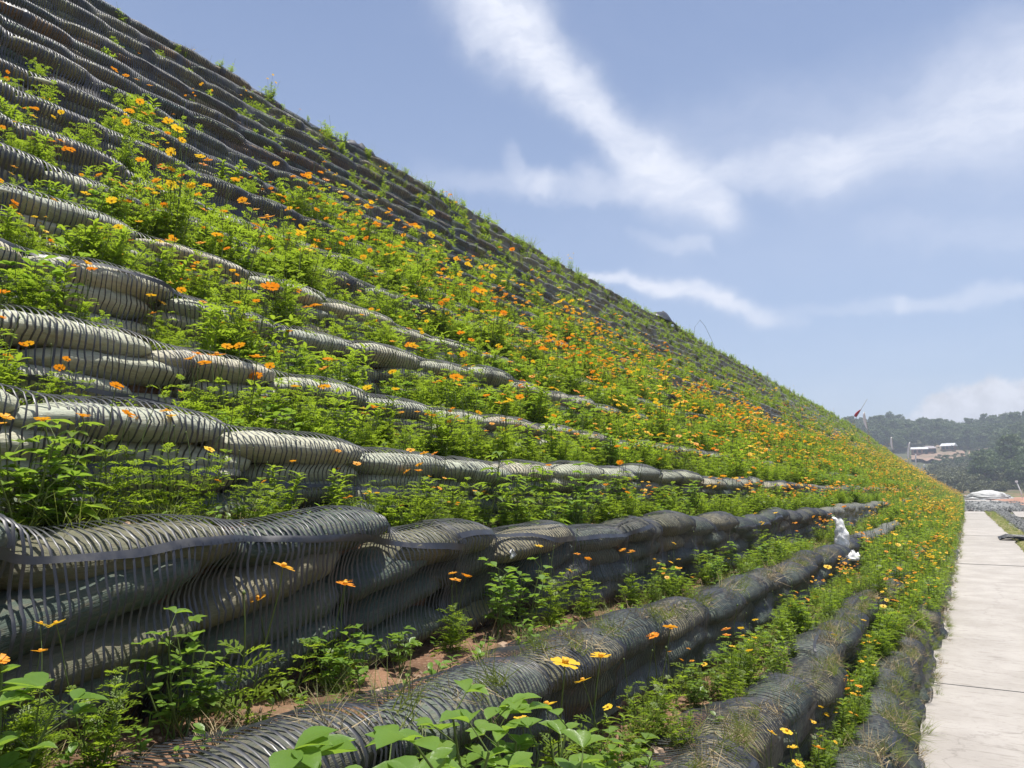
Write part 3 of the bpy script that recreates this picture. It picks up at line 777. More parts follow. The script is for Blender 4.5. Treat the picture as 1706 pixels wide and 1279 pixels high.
# joined variants for the uncountable cover
LIB = bpy.data.collections.new('plant_variants')         # not linked to the scene: only the point instancers read it
def joined(name, pr, col, lib, scalef=1.25):
    mb = MB(); mb.add(pr['fo'].V, pr['fo'].F, 0); mb.add(pr['st'].V, pr['st'].F, 1)
    for j, (p, n, s) in enumerate(pr['tips']):
        q = Vector(n).to_track_quat('Z', 'Y').to_matrix(); pt, ce = FLG[j % 4]
        mb.add([p + q @ (Vector(v) * s * scalef) for v in pt.V], pt.F, 2); mb.add([p + q @ (Vector(v) * s * scalef) for v in ce.V], ce.F, 3)
    me = mb.build(name, [pr['lm'], STEM, PET_O if col == 'o' else PET_Y, CENTRE])
    o = bpy.data.objects.new(name, me); lib.objects.link(o); return o
vi = 0
VID = {}
for kind in ('cosmos', 'sprig', 'broad', 'lobed', 'lance'):
    for k, pr in enumerate(PROTO[kind]):
        for col in ('o', 'y') if pr['tips'] else ('o',):
            joined('v%03d' % vi, pr, col, LIB, 1.1 if kind == 'sprig' else 1.15); VID.setdefault((kind, bool(pr['tips']), col), []).append(vi); vi += 1
# heads-only flower tufts for heavily blooming stretches
def bloom(seed, col, n=7):
    rs = random.Random(seed); mb = MB()
    fo, st, _ = cosmos(seed, H=.42, ns=6, nf=0, leafy=.8); mb.add(fo.V, fo.F, 0); mb.add(st.V, st.F, 1)
    for k in range(n):
        b = Vector((rs.uniform(-.16, .16), rs.uniform(-.16, .16), .22)); e = b + Vector((rs.uniform(-.05, .05), rs.uniform(-.05, .05), rs.uniform(.14, .34)))
        mb.tube([b, e], .0016, .0011, 3, 1); q = Vector((rs.uniform(-.4, .6), rs.uniform(-.5, .4), 1)).to_track_quat('Z', 'Y').to_matrix(); pt, ce = FLG[k % 4]; s = rs.uniform(.95, 1.25)
        mb.add([e + q @ (Vector(v) * s) for v in pt.V], pt.F, 2); mb.add([e + q @ (Vector(v) * s) for v in ce.V], ce.F, 3)
    o = bpy.data.objects.new('v%03d' % vi, mb.build('bloom', [LEAF_C, STEM, PET_O if col == 'o' else PET_Y, CENTRE])); LIB.objects.link(o)
for s_, c_ in ((1, 'o'), (2, 'o'), (3, 'y'), (4, 'y')):
    bloom(300 + s_, c_); VID.setdefault(('bloom', True, c_), []).append(vi); vi += 1
for k in range(4):
    g = grass(500 + k, 34, .2 + .04 * k); o = bpy.data.objects.new('v%03d' % vi, g.build('grass_tuft', GRASS)); LIB.objects.link(o); VID.setdefault('grass', []).append(vi); vi += 1
for k in range(2):
    g = grass(520 + k, 16, .2); o = bpy.data.objects.new('v%03d' % vi, g.build('straw_tuft', DRY)); LIB.objects.link(o); VID.setdefault('straw', []).append(vi); vi += 1
def seedling(seed):
    rs = random.Random(seed); mb = MB()
    mb.tube([(0, 0, -.01), (.004, 0, .045)], .0012, .001, 3, 0)
    for k in range(5):
        a = rs.uniform(0, 6.28); blade_leaf(mb, Vector((0, 0, .02 + .006 * k)), Vector((math.cos(a), math.sin(a), .5)), rs.uniform(.018, .03), .013, rs, 0, .2, .2, 'round')
    return mb
for k in range(3):
    o = bpy.data.objects.new('v%03d' % vi, seedling(k).build('seedling', LEAF_B)); LIB.objects.link(o); VID.setdefault('seed', []).append(vi); vi += 1
def rock_geo(seed, nz=8):
    rs = np.random.RandomState(seed); th = np.linspace(0, math.pi, 5)[1:-1]; V = [(0, 0, 1)]; 
    for t in th:
        for p in range(nz): V.append((math.sin(t) * math.cos(p * 2 * math.pi / nz), math.sin(t) * math.sin(p * 2 * math.pi / nz), math.cos(t)))
    V.append((0, 0, -1)); V = np.array(V); V *= (1 + rs.uniform(-.28, .2, len(V)))[:, None]; V *= rs.uniform(.6, 1.15, 3)[None]; V[:, 2] *= .7
    Fq = [(0, 1 + j, 1 + (j + 1) % nz) for j in range(nz)]
    for r_ in range(2): Fq += [(1 + r_ * nz + j, 1 + (r_ + 1) * nz + j, 1 + (r_ + 1) * nz + (j + 1) % nz, 1 + r_ * nz + (j + 1) % nz) for j in range(nz)]
    Fq += [(1 + 2 * nz + j, 1 + 3 * nz, 1 + 2 * nz + (j + 1) % nz) for j in range(nz)]
    return V, Fq
RL = bpy.data.collections.new('rock_variants')
for k in range(5):
    V, Fq = rock_geo(k); RL.objects.link(bpy.data.objects.new('r%02d' % k, mesh('pebble', V, Fq, STONE, smooth=False)))
RG = bpy.data.collections.new('grey_rock_variants')
for k in range(5):
    V, Fq = rock_geo(k + 30); RG.objects.link(bpy.data.objects.new('g%02d' % k, mesh('rubble', V, Fq, GREYSTONE, smooth=False)))

# ---- point instancer
def instancer_group(coll):
    g = bpy.data.node_groups.new('scatter', 'GeometryNodeTree'); g.interface.new_socket('Geometry', in_out='INPUT', socket_type='NodeSocketGeometry'); g.interface.new_socket('Geometry', in_out='OUTPUT', socket_type='NodeSocketGeometry')
    N = g.nodes.new; gi = N('NodeGroupInput'); go = N('NodeGroupOutput'); ip = N('GeometryNodeInstanceOnPoints'); ci = N('GeometryNodeCollectionInfo')
    ci.inputs['Collection'].default_value = coll; ci.inputs['Separate Children'].default_value = True; ci.inputs['Reset Children'].default_value = True
    ip.inputs['Pick Instance'].default_value = True
    def attr(n, t):
        a = N('GeometryNodeInputNamedAttribute'); a.data_type = t; a.inputs['Name'].default_value = n; return a.outputs['Attribute']
    e = N('FunctionNodeEulerToRotation'); lk = g.links.new
    lk(attr('irot', 'FLOAT_VECTOR'), e.inputs[0]); lk(e.outputs[0], ip.inputs['Rotation'])
    lk(attr('iscl', 'FLOAT_VECTOR'), ip.inputs['Scale']); lk(attr('iidx', 'INT'), ip.inputs['Instance Index'])
    lk(gi.outputs[0], ip.inputs['Points']); lk(ci.outputs[0], ip.inputs['Instance']); lk(ip.outputs[0], go.inputs[0]); return g
G_PLANT = instancer_group(LIB); G_ROCK = instancer_group(RL); G_GREY = instancer_group(RG)
def scatter(name, pts, group, label=None, cat=None):
    """pts: list of (pos, euler, scale(3), idx)"""
    if not pts: return
    me = bpy.data.meshes.new(name); me.vertices.add(len(pts)); me.vertices.foreach_set('co', np.array([p[0] for p in pts], dtype=np.float32).ravel())
    a = me.attributes.new('irot', 'FLOAT_VECTOR', 'POINT'); a.data.foreach_set('vector', np.array([p[1] for p in pts], dtype=np.float32).ravel())
    a = me.attributes.new('iscl', 'FLOAT_VECTOR', 'POINT'); a.data.foreach_set('vector', np.array([p[2] for p in pts], dtype=np.float32).ravel())
    a = me.attributes.new('iidx', 'INT', 'POINT'); a.data.foreach_set('value', np.array([p[3] for p in pts], dtype=np.int32))
    o = obj(name, me); m_ = o.modifiers.new('scatter', 'NODES'); m_.node_group = group
    tag(o, label, cat, kind='stuff'); return o

# ------------------------------------------------------------------ planting
RS = random.Random(11)
def ledge_pt(t, y, f):
    """point on ledge t (on top of wall t), f = 0 at the crest .. 1 at the next wall's foot; t = -1: path edge"""
    xc, zc = crest(t, y)
    if t < NR - 1: xn = float(crest(t + 1, y)[0]) + BT(t + 1) - .02
    else: xn = float(xc) - 1.3
    x0 = float(xc) - .20; return (x0 + (xn - x0) * f, y, float(zt(t, y)) + .005)
def dens(t, y):
    """plants per metre on ledge t"""
    I = lambda xs, vs: float(np.interp(y, xs, vs))
    if t == 0: return I([1, 3, 6, 60], [8, 14, 19, 15])
    if t == 1: return I([1, 3.4, 4.6, 7, 60], [.6, 2.5, 13, 18, 13])
    if t == 2: return I([1, 4, 9, 14, 22, 60], [.3, 2.0, 6, 9, 14, 13])
    if t == 3: return I([0, 3, 6, 60], [4, 6, 12, 13])
    if t == 4: return I([0, 2, 4, 60], [7, 11, 15, 13])
    if t in (5, 6): return I([0, 1.5, 5, 60], [7, 15, 17, 13])
    if t == 7: return I([0, 2, 6, 60], [6, 15, 17, 14])
    if t == 8: return I([0, 2, 6, 60], [5, 13, 16, 14])
    if t == 9: return I([0, 3, 8, 12, 18, 60, 110], [3.5, 9, 13, 9, 3.5, 3, 12])
    if t == 10: return I([0, 3, 4, 7, 11, 18, 60, 110], [2, 6, 7, 8, 8, 3.2, 2.5, 12])
    if t == 11: return I([0, 4, 9, 14, 60, 110], [1.2, 2, 4, 3.5, 4, 12])
    if t == 12: return I([0, 6, 10, 15, 60], [1.0, 1.6, 4, 9, 12])
    if t in (13, 14): return I([0, 6, 9, 13, 60], [.9, 1.6, 6, 13, 13])
    return I([0, 5, 8, 12, 60], [1.1, 2, 7, 14, 14])
def bloomy(t, y):      # how freely this stretch flowers, 0..1
    v = .5 + .5 * float(n2(y * .35 + t * .6, t * .55, 21)) + .25 * float(n2(y * .09, t * .4, 22))
    if t >= 12: v -= .42
    if 3 <= t <= 11 and y > 8: v += .2
    if t in (3, 4) and y < 5: v -= .2
    return v
def yel(t, y): return .22 + .35 * (float(n2(y * .2, t * .8, 31)) > .1) + (.2 if t <= 2 else 0) + float(np.interp(y, [15, 50], [0, .42]))

# hero plants, set by where they stand on their ledge: (ledge, px, f, kind, variant, scale, flowers [colour, height])
HERO = [
 # foot of the tilted-bag wall
 (2, 30, .55, 'cosmos', 3, .62, 'o', None), (2, 150, .45, 'cosmos', 1, .62, 'y', None), (2, 345, .75, 'broad', 3, 1.0, '', None), 
 (2, 455, .7, 'sprig', 2, 1.2, 'o', None), (2, 600, .8, 'broad', 1, .75, '', None), (2, 625, .9, 'sprig', 1, 1.15, 'o', None), (2, 550, .9, 'sprig', 0, 1.1, 'o', None),
 (2, 718, .85, 'broad', 0, .8, '', None), (2, 800, .8, 'cosmos', 3, .72, 'o', None), (2, 880, .75, 'broad', 2, 1.15, '', None), (2, 955, .7, 'cosmos', 2, .8, 'y', None), (2, 1000, .75, 'cosmos', 4, .7, 'o', None),
 (2, 1075, .75, 'cosmos', 3, .8, 'o', None), (2, 1190, .7, 'cosmos', 0, .9, '', None), (2, 1230, .6, 'lobed', 0, .62, '', None), (2, 1130, .7, 'cosmos', 1, .7, 'y', None),
 # foot of the shiny rolled wall
 (1, 1020, .4, 'sprig', 0, 1.2, 'y', None), (1, 955, .8, 'sprig', 1, 1.15, 'y', None),
 (1, 1010, .5, 'cosmos', 1, .6, 'y', None), (1, 1130, .7, 'sprig', 2, 1.2, 'o', None), (1, 1190, .65, 'broad', 2, .8, '', None), (1, 1240, .6, 'sprig', 1, 1.1, 'o', None), (1, 1225, .4, 'broad', 0, .7, '', None),
 (1, 1290, .6, 'broad', 3, .8, '', None), (1, 1180, .8, 'sprig', 0, 1.2, 'o', None), (1, 1320, .5, 'cosmos', 0, .8, '', None), (1, 1345, .4, 'cosmos', 5, .8, 'y', None), (1, 1330, .3, 'lobed', 1, .6, '', None),
 # lowest ledge, right
 (0, 1400, .5, 'sprig', 1, 1.2, 'y', None), (0, 1440, .5, 'cosmos', 3, .75, 'o', None), (0, 1480, .4, 'sprig', 1, 1.1, 'o', None), (0, 1430, .7, 'sprig', 2, 1.1, 'o', None), (0, 1500, .3, 'cosmos', 2, .7, 'y', None),
 # left, above the tilted-bag wall
 (3, 95, .45, 'lobed', 0, .78, '', None), (3, 20, .5, 'cosmos', 3, .8, 'o', None), (3, 170, .6, 'cosmos', 7, .8, 'o', None), (3, 262, .6, 'cosmos', 4, .8, 'o', None), (3, 320, .7, 'cosmos', 2, .75, 'y', None), 
 (3, 640, .6, 'cosmos', 1, .7, 'o', None), (3, 560, .7, 'lance', 0, .9, '', None), (3, 480, .7, 'lance', 1, .8, '', None), (3, 720, .6, 'lance', 2, .9, '', None),
 (3, 810, .5, 'lobed', 2, .95, '', None), (3, 900, .5, 'lobed', 1, .95, '', None), (3, 850, .35, 'lobed', 0, .8, '', None), (3, 950, .4, 'broad', 3, 1.4, '', None), (3, 1010, .4, 'lobed', 0, .8, '', None), (3, 1090, .4, 'lobed', 1, .62, '', None), (3, 1150, .4, 'broad', 2, 1.2, '', None), (3, 870, .6, 'cosmos', 0, 1.05, '', None), (3, 770, .6, 'cosmos', 0, .95, '', None),
 # big bushes up the slope
 (5, 60, .5, 'broad', 3, 1.3, '', None), (8, 330, .5, 'cosmos', 6, 1.5, 'o', None), (8, 290, .5, 'cosmos', 5, 1.3, 'y', None), (8, 400, .5, 'cosmos', 0, 1.45, 'o', None), (9, 200, .5, 'cosmos', 7, 1.2, 'o', None), (10, 240, .5, 'cosmos', 6, 1.1, 'o', None),
 (8, 350, .5, 'cosmos', 0, 1.1, '', None), (10, 640, .5, 'cosmos', 6, 1.5, 'o', None), (10, 610, .5, 'cosmos', 5, 1.3, 'o', None), (10, 660, .5, 'cosmos', 7, 1.4, 'o', None), (9, 650, .5, 'cosmos', 0, 1.5, '', None), (9, 700, .5, 'cosmos', 1, 1.3, 'o', None), (10, 760, .5, 'cosmos', 0, 1.4, '', None), (4, 330, .5, 'cosmos', 3, .9, 'o', None),
]
plants = []     # dict(t, pos, kind, var, scale, col, rz)
for (t, px, f, kind, var, sc, col, _) in HERO:
    X = CR[t][0] - .35; Z = CR[t][1] + CAMZ - zdrop(4.0) * min(1, (t + 1) / 4); y = y_for_px(X, Z, px)
    p = ledge_pt(t, y, f); plants.append(dict(t=t, pos=p, kind=kind, var=var, sc=sc, col=col, rz=RS.uniform(0, 6.28), hero=True))
PH = {'broad': [.27, .30, .33, .36], 'cosmos': [.36, .42, .46, .36, .42, .46, .36, .42], 'sprig': [.3] * 4, 'lobed': [.55, .6, .66], 'lance': [.33] * 3}
HERO2 = [(1, 600, 1185, .12, 'broad', 1), (1, 705, 1160, .3, 'broad', 3), (1, 590, 1235, .1, 'broad', 0), (1, 830, 1118, .5, 'broad', 3), (1, 868, 1150, .4, 'broad', 1),
 (1, 990, 1215, .3, 'broad', 0), (1, 960, 1110, .6, 'sprig', 1), (1, 1050, 1215, .4, 'cosmos', 1), (1, 1195, 1110, .55, 'broad', 2), (1, 1165, 1150, .5, 'broad', 1), (1, 1240, 1070, .6, 'cosmos', 3),
 (2, 12, 1040, .3, 'broad', 0), (2, 345, 1085, .75, 'broad', 3), (2, 60, 1120, .5, 'cosmos', 1), (2, 870, 925, .75, 'broad', 3), (2, 600, 1030, .8, 'broad', 0), (0, 1432, 1105, .5, 'sprig', 1), (0, 1455, 1190, .5, 'sprig', 0), (0, 1410, 1185, .6, 'sprig', 1), (0, 1475, 1130, .3, 'sprig', 0), (0, 1535, 1180, .1, 'sprig', 1), (0, 1500, 1060, .3, 'sprig', 2), (0, 1445, 1210, .7, 'cosmos', 3),
 (3, 60, 700, .35, 'broad', 3), (3, 110, 730, .35, 'broad', 2)]
for (t, px, py, f, kind, var) in HERO2:
    y = 2.0
    for _ in range(8):
        p = ledge_pt(t, y, f); r_ = ray(px, py); y = r_[1] * p[0] / r_[0]
    top = r_[2] * p[0] / r_[0] + CAMZ; h = max(.12, top - p[2]); plants.append(dict(t=t, pos=ledge_pt(t, y, f), kind=kind, var=var, sc=h / PH[kind][var], col='y' if py > 1050 and t else 'o', rz=RS.uniform(0, 6.28), hero=True))
PR = random.Random(23)
for t in range(0, NR):
    y = ystart(t) + .4
    while y < YEND - 25:
        d = dens(t, y) * (1 if y < 40 else .6 if y < 80 else .42 if y < 140 else .25)
        d *= 1 + .45 * float(n2(y * .16, t * .9, 44)) * float(np.interp(y, [8, 16], [0, 1]))
        if 4 <= t <= 12: d *= float(np.interp(y, [1.5, 5, 40, 90], [1.3, 1.75, 1.5, 1.0]))
        elif t < 4 and y > 7: d *= 1.3
        d *= max(.15 if t > 1 else .75, 1 + .55 * float(n1(y * .55, t * 7 + 3)) + .35 * float(n1(y * 1.7, t + 60)))
        y += PR.expovariate(max(d, .05))
        if y > YEND - 25: break
        b = bloomy(t, y); r = PR.random(); fl = PR.random() < (b if not (3 <= t <= 10 and y < 12) else max(b, .55))
        col = 'y' if PR.random() < yel(t, y) else 'o'
        sc = (.5 + .75 * PR.random() ** 1.4) * float(np.interp(y, [0, 8, 40, 120], [.85, 1.05, 1.15, 1.6]))
        if t >= 12: sc *= .72
        if t == 3: sc *= float(np.interp(y, [4, 8], [.72, .85]))
        if 5 <= t <= 11 and 3 < y < 20: sc *= 1.08
        if PR.random() < .08: sc *= 1.35
        if t == 2 and y < 22: sc *= .72
        if t == 0: sc *= 1.0 if y < 9 else .85
        if y > 7 and PR.random() < .05: kind = 'straw'
        elif y > 9:
            if t >= 12: kind = 'grass' if r < .35 else 'lance' if r < .7 else 'cosmos'
            elif fl and b > .56 and r < float(np.interp(y, [12, 60], [.15, .10])): kind = 'bloom'
            else: kind = 'cosmos' if r < .8 else 'lance' if r < .9 else 'broad' if t < 9 else 'grass'
        else: kind = 'cosmos' if r < .60 else 'sprig' if r < .74 else 'lance' if r < .87 else 'broad' if (r < .94 and t < 8) else 'lance'
        if kind == 'cosmos': var = PR.choice((1, 2, 3, 4, 5, 6, 7, 1, 2)) if fl and PR.random() < (.6 if y < 9 else .42) else 0
        elif kind == 'sprig': var = PR.choice((0, 1, 2)) if fl else 3
        else: var = PR.randrange(100)
        ff = PR.uniform(.05, .95)
        if y > (22 if t in (2, 3, 4) else 16 if t in (5, 7) else 9) and t not in (9, 10, 11) and PR.random() < .3: ff = PR.uniform(-.25, .15)
        if t == NR - 1: ff = PR.uniform(.0, .3) if PR.random() < .5 else -.1
        if t == NR - 2 and y > 7 and PR.random() < .4: ff = -.1
        plants.append(dict(t=t, pos=ledge_pt(t, y, ff) if ff > 0 else (float(crest(t, y)[0]) - .03, y, float(crest(t, y)[1]) - PR.uniform(.02, .28)), kind=kind, var=var, sc=sc, col=col, rz=PR.uniform(0, 6.28), hero=False))
# low growth only in front of the white sack
ysack = y_for_px(CR[2][0] - .1, CR[2][1] + CAMZ - .3, 1402)
for p in plants:
    px = project(*p['pos'])[0]
    if p['t'] in (0, 1, 2) and p['pos'][1] < ysack + .3 and 1340 < px < 1450: p['sc'] *= .55
    elif p['t'] == 1 and 4 < p['pos'][1] < ysack: p['sc'] *= .92
# size in the photograph decides which are built one by one
for p in plants:
    px, py, dp = project(*p['pos']); p['px'] = px; p['size'] = p['sc'] / max(dp, .1) if dp > 0 and -60 < px < 1760 and -40 < py < 1420 else 0
    if p['hero']: p['size'] += 5
LIMIT = {'cosmos': 290, 'sprig': 60, 'broad': 60, 'lobed': 20, 'lance': 110}
single, rest = [], []
for kind in set(p['kind'] for p in plants):
    L = sorted([p for p in plants if p['kind'] == kind], key=lambda p: -p['size']); n = LIMIT.get(kind, 0)
    k = [p for p in L[:n] if p['size'] > .04]; single += k; rest += [p for p in L if p not in k] if len(L) < 600 else L[len(k):]
KN = {'cosmos': ('cosmos_plant', 'ferny cosmos bush'), 'sprig': ('cosmos_sprig', 'small thin cosmos'), 'broad': ('broadleaf_plant', 'round-leaved bright green plant'), 'lobed': ('lobed_leaf_plant', 'tall plant with large lobed leaves'), 'lance': ('narrowleaf_weed', 'bushy weed with narrow pointed leaves')}
NW = {0: 'no', 1: 'one', 2: 'two', 3: 'three', 4: 'four', 5: 'five'}
def ordw(n):
    w = ['first', 'second', 'third', 'fourth', 'fifth', 'sixth', 'seventh', 'eighth', 'ninth', 'tenth', 'eleventh', 'twelfth', 'thirteenth', 'fourteenth', 'fifteenth', 'sixteenth', 'seventeenth', 'eighteenth', 'nineteenth', 'twentieth']
    return w[n] if n < 20 else '%dth' % (n + 1) if (n + 1) % 10 not in (1, 2, 3) or (n + 1) % 100 in (11, 12, 13) else '%d%s' % (n + 1, {1: 'st', 2: 'nd', 3: 'rd'}[(n + 1) % 10])
def proto_obj(kind, var, col):
    key = (kind, var, col)
    if key in PO: return PO[key], True
    pr = PROTO[kind][var]; root = empty(KN[kind][0]); obj('stem', pr['sm'], root); obj('foliage', pr['fm'], root)
    for j, (p, n, s) in enumerate(pr['tips']):
        f = obj('flower', FLM[(col or 'o', j % 4)], root, p, Vector(n).to_track_quat('Z', 'Y').to_euler(), s * 1.12)
        obj('flower_centre', FCM[j % 4], f)
    PO[key] = root; return root, False
PO = {}
single.sort(key=lambda p: (p['kind'], p['t'], p['px'])); cnt = {}
for p in single:
    kind = p['kind']; var = p['var'] % len(PROTO[kind]); src, used = proto_obj(kind, var, p['col'] if PROTO[kind][var]['tips'] else '')
    o = copy_tree(src) if used else src
    o.location = p['pos']; o.rotation_euler = (0, 0, p['rz']); o.scale = (p['sc'],) * 3
    n = cnt.get((kind, p['t']), 0); cnt[(kind, p['t'])] = n + 1; nt = len(PROTO[kind][var]['tips'])
    fl = ' with %s %s flower%s' % (NW[nt], 'yellow' if p['col'] == 'y' else 'orange', '' if nt == 1 else 's') if nt else (' without flowers' if kind in ('cosmos', 'sprig') else '')
    led = 'topmost ledge' if p['t'] == NR - 1 else ('lowest ledge' if p['t'] == 0 else ORD[p['t']] + ' ledge up')
    lab = {'cosmos': 'cosmos bush', 'sprig': 'thin cosmos', 'broad': 'round-leaved green plant', 'lobed': 'tall plant with lobed leaves', 'lance': 'narrow-leaved weed'}[kind]
    tag(o, f'{lab}{fl}, {ordw(n)} of its kind from left on {led}', {'cosmos': 'flower', 'sprig': 'flower'}.get(kind, 'plant'), {'cosmos': 'cosmos plants along the ledges', 'sprig': 'thin cosmos sprigs on the ledges', 'broad': 'round-leaved plants on the ledges', 'lobed': 'tall lobed plants', 'lance': 'narrow-leaved weeds on the ledges'}[kind])
# the rest
pts = []
for p in rest:
    k = p['kind']
    if k in ('grass', 'straw'): idx = RS.choice(VID[k])
    elif k == 'bloom': idx = RS.choice(VID[('bloom', True, p['col'])])
    else:
        pr = PROTO[k][p['var'] % len(PROTO[k])]; has = bool(pr['tips']); idx = RS.choice(VID[(k, has, p['col'] if has else 'o')])
    s = p['sc'] * (1.5 if k in ('grass', 'straw') else 1); pts.append((p['pos'], (RS.uniform(-.12, .12), RS.uniform(-.12, .12), p['rz']), (s, s, s), idx))
scatter('flowering_ground_cover', pts, G_PLANT)
# grass, straw and seedlings on ledges and in net gaps
pts = []
for t in range(0, NR):
    for k in range(int(260 if t > 3 else 620)):
        y = ystart(t) + .5 + RS.random() ** 1.5 * (22 if t < 5 else 34); f = RS.uniform(0, 1); p = ledge_pt(t, y, f); r = RS.random()
        if t in (1, 2) and y < 5 and r < .5 and f > .25 and float(n2(y * 2, f * 3, 9)) < .1: continue
        if r < .34: i_, s = RS.choice(VID['grass']), RS.uniform(.3, .9)
        elif r < .84: i_, s = RS.choice(VID['seed']), RS.uniform(.7, 2.0)
        else: i_, s = RS.choice(VID['straw']), RS.uniform(.3, .8)
        pts.append((p, (RS.uniform(-.3, .3), RS.uniform(-.3, .3), RS.uniform(0, 6.3)), (s, s, s), i_))
for k in range(700):     # fringe of the lowest wall: weeds and straw out of the netting
    y = 2 + RS.random() ** 1.3 * 60; xc, zc = crest(0, y); h = RS.random(); i_ = RS.choice(VID['grass'] + VID['straw'] + VID['straw'])
    p = (float(xc) + .02 + BT(0) * (1 - h), y, float(zc) * h + .02); s = RS.uniform(.3, .7); pts.append((p, (RS.uniform(-.3, .3), RS.uniform(.5, 1.5), RS.uniform(-.6, .6)), (s, s, s), i_))
for k in range(1400):     # verge right of the path
    y = 18 + RS.random() * 60; s = RS.uniform(.5, 1.1); pts.append(((RS.uniform(1.42, 2.15), y, .03), (0, 0, RS.uniform(0, 6.3)), (s, s, s * .8), RS.choice(VID['grass'] + VID['seed'] + VID['straw'])))
scatter('ground_weeds', pts, G_PLANT)
# dry strands lying over the lowest nets
for k in range(900):
    t = RS.choice((0, 0, 1, 1, 2)); y = 1.5 + RS.random() * 9; xc, zc = crest(t, y); s = RS.uniform(.4, .9)
    pts.append(((float(xc) + RS.uniform(-.16, .0), y, float(zc) + .01), (RS.uniform(-1.4, 1.4), RS.uniform(-.3, 1.4), RS.uniform(0, 6.3)), (s, s, s * .7), RS.choice(VID['straw'] + VID['grass'][:1])))
scatter('dry_grass_strands', pts[-900:], G_PLANT)
# pebbles
pts = []
for t in range(0, 6):
    for k in range(2600 if t in (1, 2) else 700):
        y = ystart(t) + .5 + RS.random() ** 1.4 * 9; f = RS.uniform(.0, 1); p = ledge_pt(t, y, f); s = .0035 + .011 * RS.random() ** 3
        pts.append((p, (RS.uniform(0, 6), RS.uniform(0, 6), 0), (s * 1.2, s, s * .8), RS.randrange(5)))
scatter('pebbles', pts, G_ROCK)
pts = []
for k in range(5200):
    if RS.random() < .35: x, y = RS.uniform(2.1, 2.95), RS.uniform(20, 82); s = RS.uniform(.03, .12)
    else: x, y = RS.uniform(-1.0, 6.3), RS.uniform(77, 128); s = RS.uniform(.06, .28)
    pts.append(((x, y, .05), (RS.uniform(0, 6), RS.uniform(0, 6), 0), (s * 1.3, s, s), RS.randrange(5)))
scatter('rubble', pts, G_GREY)
ST = [(2, 855, .45, .035), (2, 800, .35, .028), (2, 935, .3, .022), (2, 640, .4, .026), (2, 480, .35, .03), (1, 1235, .2, .04), (1, 1110, .35, .038), (1, 1085, .3, .03), (1, 1140, .3, .028), (3, 200, .25, .05), (3, 390, .2, .03)]
for k, (t, px, f, s) in enumerate(ST):
    y = y_for_px(CR[t][0] - .3, CR[t][1] + CAMZ - .1, px); V, Fq = rock_geo(70 + k, 9); p = ledge_pt(t, y, f)
    o = obj('stone', mesh('stone', V * s, Fq, STONE, smooth=False), None, (p[0], p[1], p[2] + s * .35))
    tag(o, f'{"large" if s > .034 else "small"} reddish stone, {ordw([q for q in sorted([z[1] for z in ST if z[0] == t])].index(px))} from the left on the {ORD[t]} soil ledge', 'stone', 'stones lying on the soil ledges')

# ------------------------------------------------------------------ crumpled white sack on the third ledge's edge
WHITE = m_plain('white_woven_plastic', (.84, .84, .83), .5, (.74, .73, .70), 14, .8, 40, .008)
def crumple(nu, nv, prof, amp, seed, sq=1):
    V = []
    for i in range(nu):
        f = i / (nu - 1); r, z, ox, oy = prof(f)
        for j in range(nv):
            a = 2 * math.pi * j / nv; n_ = mn.noise(Vector((math.cos(a) * 2.2 + seed, math.sin(a) * 2.2, z * 9))) + .5 * mn.noise(Vector((math.cos(a) * 6 + seed, math.sin(a) * 6, z * 22)))
            rr = r * (1 + amp * n_) ; V.append((ox + rr * math.cos(a), oy + rr * math.sin(a) * sq, z + .01 * n_))
    Fq = [tuple(q) for q in grid_faces(nu, nv, True)[:, ::-1].tolist()]; Fq.append(tuple(range(nv))); Fq.append(tuple((nu - 1) * nv + j for j in range(nv))[::-1]); return V, Fq
r_ = ray(1402, 897); ys_ = y_for_px(CR[2][0] - .1, CR[2][1] + CAMZ - .3, 1402); cx_, cz_ = crest(2, ys_)
prof = lambda f: (float(np.interp(f, [0, .15, .5, .75, .88, 1], [.12, .135, .125, .085, .07, .03])), .56 * f, .02 * math.sin(f * 5) + .03 * f, 0)
V, Fq = crumple(30, 30, prof, .20, 3)
for kk, vv in enumerate(V):
    ne = abs(mn.noise(Vector((vv[0] * 16, vv[1] * 16, vv[2] * 9)))) + .6 * abs(mn.noise(Vector((vv[0] * 38, vv[1] * 38, vv[2] * 20))))
    V[kk] = (vv[0] * (1 - .18 * ne), vv[1] * (1 - .18 * ne), vv[2])
sk = empty('white_sack', (float(cx_) - .10, ys_, float(cz_) - .02)); sk.scale = (.78, .78, .78); tag(sk, 'crumpled white plastic sack standing upright on the dark bag wall among flowers', 'sack')
obj('sack_body', mesh('sack_body', V, Fq, WHITE), sk)
V, Fq = crumple(10, 14, lambda f: (float(np.interp(f, [0, .3, .7, 1], [.018, .04, .045, .015])), .1 * f, -.05 - .05 * f, 0), .5, 9); o = obj('tied_neck', mesh('tied_neck', V, Fq, WHITE), sk, (0, 0, .49))
V, Fq = crumple(14, 22, lambda f: (float(np.interp(f, [0, .2, .6, 1], [.13, .16, .12, .03])), .17 * f, .02 * f, 0), .42, 17)
V = [(x * (1 - .2 * abs(mn.noise(Vector((x * 22, y * 22, z * 25))))) * .8, y * .8, max(0, z) * (1 + .5 * mn.noise(Vector((x * 15, y * 15, 3))) + .25 * mn.noise(Vector((x * 40, y * 40, 7))))) for x, y, z in V]
o = obj('white_plastic_scrap', mesh('white_plastic_scrap', V, Fq, WHITE), scale=.7, loc= (float(cx_) + .09, ys_ - .35, float(cz_) - .13)); tag(o, 'low heap of crumpled white plastic lying at the foot of the upright sack', 'plastic scrap')

